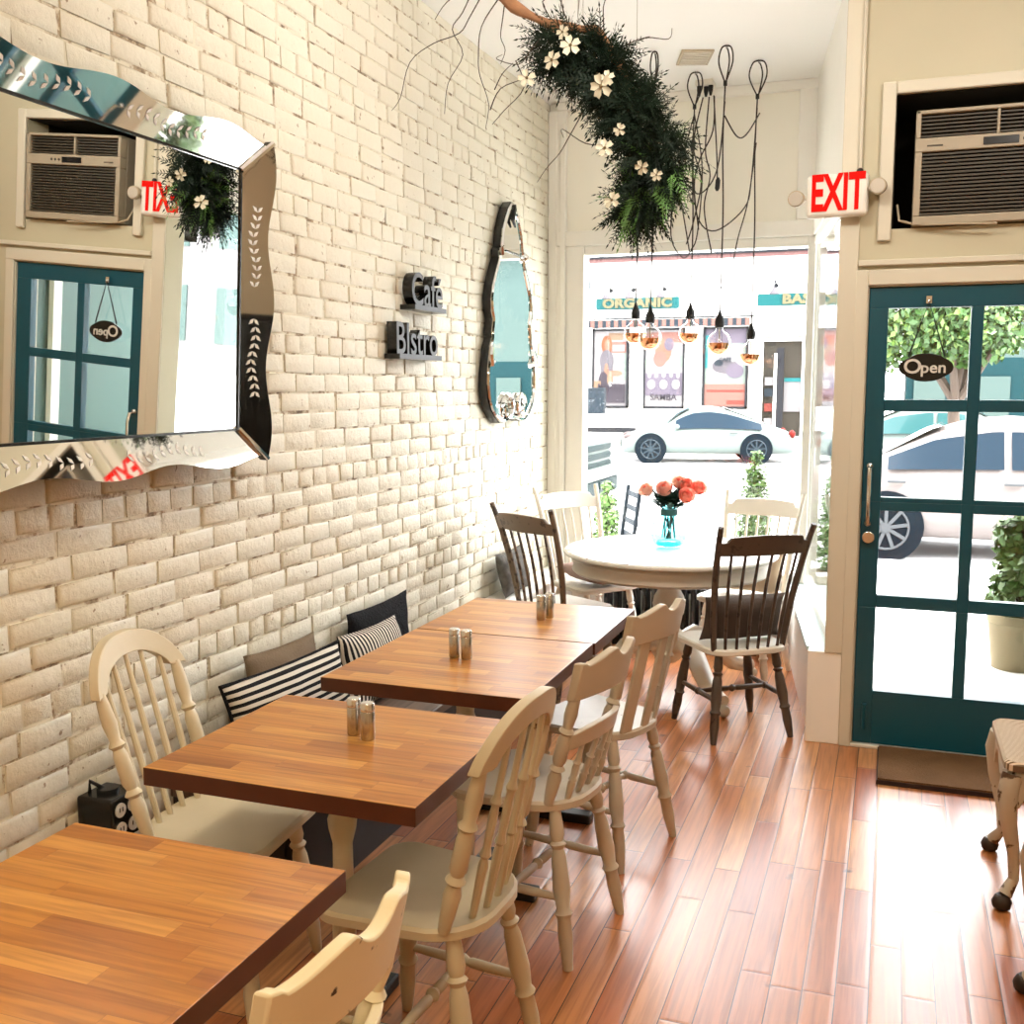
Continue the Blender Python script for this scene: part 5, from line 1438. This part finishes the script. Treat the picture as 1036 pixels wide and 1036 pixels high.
    # wheels
    for ex in (-1, 1):
        for s in (-1, 1):
            cx = ex*wb/2 + (.03*L if kind == 'coupe' else 0); c = (cx, s*(w-.10), wheel_r)
            MB().cyl((cx, s*(w*.60), wheel_r+.01), (cx, s*(w+.006), wheel_r+.01), wheel_r*1.13, 28).build('wheel_arch', M['tyre'], t)
            wh = MB().turned((c[0], c[1]-s*.10, c[2]), (c[0], c[1]+s*.115, c[2]), [(0,wheel_r*.70),(.05,wheel_r*.96),(.2,wheel_r),(.8,wheel_r),(.95,wheel_r*.96),(1,wheel_r*.72),(.97,wheel_r*.70)], 28).build('tyre', M['tyre'], t)
            b = MB()
            for q in range(9):
                m_ = Matrix.Translation((c[0], c[1]+s*.112, c[2])) @ Matrix.Rotation(2*PI*q/9, 4, 'Y')
                b.box((-.018,-.012,.03), (.018,.012,wheel_r*.68), m_)
            b.cyl((c[0], c[1]+s*.10, c[2]), (c[0], c[1]+s*.13, c[2]), .05, 12)
            ring = []
            for q in range(25): ring.append((c[0]+wheel_r*.68*math.cos(2*PI*q/24), c[1]+s*.113, c[2]+wheel_r*.68*math.sin(2*PI*q/24)))
            b.tube(ring, .014, 5)
            b.build('rim', rimm, wh)
    hx = L/2
    lz = {'coupe': .60, 'sedan': .66, 'pickup': .86}[kind]
    for s in (-1, 1):
        MB().ball((hx-.20, s*w*.72, lz), .12, 12, 8, sx=1.15, sy=.8, sz=.62).build('headlight', M['lamp_clear'], t)
        MB().ball((-hx+.12, s*w*.78, lz+.08), .10, 12, 8, sx=.8, sy=.8, sz=1.0).build('tail_light', M['tail_red'], t)
        MB().ball(((ws[1]-.5)*L-.22, s*(w+.05), {'coupe': .85, 'sedan': .99, 'pickup': 1.22}[kind]), .09, 12, 8, sx=.7, sy=1.0, sz=.65).build('wing_mirror', paint, t)
        for x_ in ({'coupe': (.36,), 'sedan': (.22,.46), 'pickup': (.42,)}[kind]):
            MB().box(((x_-.5)*L-.09, s*w*1.0-.012, (.70 if kind == 'coupe' else .80)), ((x_-.5)*L+.09, s*w*1.0+.022, (.725 if kind == 'coupe' else .825))).build('door_handle', M['rim'], t, bevel=.006)
    b = MB()
    if kind == 'pickup':
        for i in range(3): b.box((hx-.06, -w*.68, .58+i*.13), (hx+.02, w*.68, .67+i*.13))
        b.build('grille', M['grille'], t, bevel=.01)
        b = MB(); b.box((hx-.06,-w*.92,.42), (hx+.10,w*.92,.60)); b.build('front_bumper', paint, t, bevel=.03)
        b = MB(); b.box((hx-.08,-w*.9,.18), (hx+.07,w*.9,.42)); b.build('lower_valance', M['grille'], t, bevel=.02)
        b = MB(); b.box((hx+.06,-.22,.28), (hx+.09,.22,.40)); b.build('number_plate', M['grille'], t, bevel=.006)
        b = MB(); b.box((-.1*L-.3,-.1,H-.0), (-.1*L+.1,.1,H+.05)); b.build('roof_light', M['tail_red'], t, bevel=.01)
    else:
        b.box((hx-.10,-w*.42,.30), (hx-.005,w*.42,.52)); b.build('grille', M['grille'], t, bevel=.02)
        b = MB(); b.box((hx-.25, w*.52,.30), (hx-.09,w*.80,.40)); b.box((hx-.25,-w*.80,.30), (hx-.09,-w*.52,.40)); b.build('air_intake', M['tyre'], t, bevel=.01)
        b = MB(); b.box((hx-.02,-.24,.34), (hx+.015,.24,.46)); b.build('number_plate', M['plate'], t, bevel=.005)
    return t
car('sports_car', 'pale mint white coupe with dark wheels parked across the street', (-4.2, 25.2, -.2), R(180+14), 4.05, 1.78, 1.34, 'coupe', M['car_white'], M['car_glass'], M['rim_dark'], .325, 2.42)
car('pickup_truck', 'white pickup truck front with grey grille at the edge of the window', (-6.85, 15.1, -.2), 0, 5.5, 1.95, 1.9, 'pickup', M['car_white'], M['car_glass'], M['rim_dark'], .39, 3.6)
car('sedan', 'pearl white sedan parked at the kerb outside the glass door', (1.35, 12.4, -.2), 0, 4.6, 1.80, 1.48, 'sedan', M['car_cream'], M['car_glass'], M['rim'], .33, 2.75)
car('sedan', 'pale car with teal windows parked on the far side behind the pearl sedan', (.95, 20.8, -.2), 0, 4.6, 1.80, 1.46, 'sedan', M['car_white'], M['car_glass_pale'], M['rim'], .33, 2.75)
# ---- street tree
def leaf_cloud(name, mats, parent, blobs, n, size, seed, flat=.6):
    rnd = random.Random(seed); b = MB()
    tot = sum(r**2 for *_, r in blobs)
    for (x, y, z, r) in blobs:
        for i in range(int(n*r*r/tot)):
            d = Vector((rnd.gauss(0,1), rnd.gauss(0,1), rnd.gauss(0,1))).normalized()
            p = Vector((x,y,z)) + d*r*(rnd.random()**.35)
            nn = (d + Vector((rnd.uniform(-1,1), rnd.uniform(-1,1), rnd.uniform(0,1.2)))).normalized()
            s = nn.cross(Vector((rnd.uniform(-1,1), rnd.uniform(-1,1), rnd.uniform(-1,1)))).normalized(); u_ = nn.cross(s)
            L = size*rnd.uniform(.6,1.3)
            b.cur = 1 if (len(mats) > 1 and rnd.random() < .35) else 0
            b.add([p-u_*L*.5, p+s*L*flat*.5, p+u_*L*.5, p-s*L*flat*.5], [(0,1,2,3)])
    b.keep = True
    return b.build(name, mats, parent, smooth=False)
t = thing('street_tree', 'leafy green street tree seen through the upper door panes', 'tree', (.92, 18.0, -.2), 0)
MB().tube(smooth_path([(0,0,0),(.02,0,.8),(-.03,0,1.5),(.05,.1,2.4),(.1,.1,3.6)], 4), [.12-.004*i for i in range(17)], 10).build('trunk', M['trunk'], t)
b = MB()
for q in ((-1.0,.2,3.0),(1.2,-.1,3.2),(-.3,-.7,3.4),(.6,.8,3.3),(-.55,0,2.2)):
    b.tube([(0,0,1.5), (q[0]*.45,q[1]*.45,1.5+(q[2]-1.5)*.55), q], [.07,.05,.02], 7)
b.build('branch', M['trunk'], t)
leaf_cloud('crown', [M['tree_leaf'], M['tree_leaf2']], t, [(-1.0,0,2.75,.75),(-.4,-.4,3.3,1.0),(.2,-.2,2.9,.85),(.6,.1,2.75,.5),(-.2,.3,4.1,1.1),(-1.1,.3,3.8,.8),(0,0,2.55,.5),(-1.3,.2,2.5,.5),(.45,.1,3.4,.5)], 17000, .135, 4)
# ---- planters outside
def planter(label, loc, blobs, n, size, pot, seed, name='potted_shrub', leafm=('shrub','tree_leaf2')):
    t = thing(name, label, 'plant', loc, 0)
    MB().lathe((0,0,0), [(pot*.75,0),(pot*.8,.02),(pot,.30),(pot*1.06,.31),(pot*1.06,.36),(pot*.95,.36),(pot*.9,.30),(0,.29)], 24).build('pot', M['pot'], t)
    MB().tube([(0,0,.25), (0,0,blobs[-1][2])], [.015,.008], 6).build('stem', M['trunk'], t)
    leaf_cloud('foliage', [M[q] for q in leafm], t, blobs, n, size, seed)
planter('tall tapering topiary shrub on the pavement, behind the white chair at the window', (-.905, 7.55, -.06), [(0,0,.50,.16),(0,0,.66,.15),(0,0,.82,.13),(.01,0,.96,.10),(0,0,1.06,.075),(.01,0,1.16,.05)], 3600, .034, .15, 1)
planter('bluish rounded shrub on the pavement beside the window mullion', (-.395, 7.6, -.06), [(0,0,.50,.13),(0,0,.66,.13),(.01,0,.82,.12),(.02,0,.95,.08)], 1500, .05, .13, 2)
planter('small green shrub behind the white corner chair outside the window', (-2.18, 8.3, -.06), [(0,0,.42,.12),(0,0,.58,.11),(0,0,.72,.08),(0,0,.84,.05)], 1300, .045, .12, 3)
planter('leafy flowering plant in a pale pot outside the glass door', (.72, 6.55, -.06), [(0,0,.48,.17),(.03,0,.64,.17),(-.03,0,.80,.13),(.03,0,.92,.08)], 1500, .07, .155, 6)
# ---- black bistro chair on the pavement
t = thing('metal_chair', 'black slatted metal chair on the pavement outside the front window', 'chair', (-1.95, 7.45, -.06), R(-62))
for s in (-1, 1):
    MB().tube([(s*.17,.16,0),(s*.17,.14,.45),(s*.17,.20,.92)], .016, 6).build('back_post', M['p_slate'], t)
    MB().tube([(s*.17,-.18,0),(s*.17,-.16,.44)], .014, 6).build('leg', M['p_slate'], t)
for z in (.56,.66,.76,.86): MB().box((-.17,.155+(z-.5)*.1,z-.02), (.17,.170+(z-.5)*.1,z+.02)).build('back_slat', M['p_slate'], t)
b = MB()
for i in range(6): b.box((-.19,-.18+i*.062,.44), (.19,-.135+i*.062,.455))
b.build('slatted_seat', M['p_slate'], t)
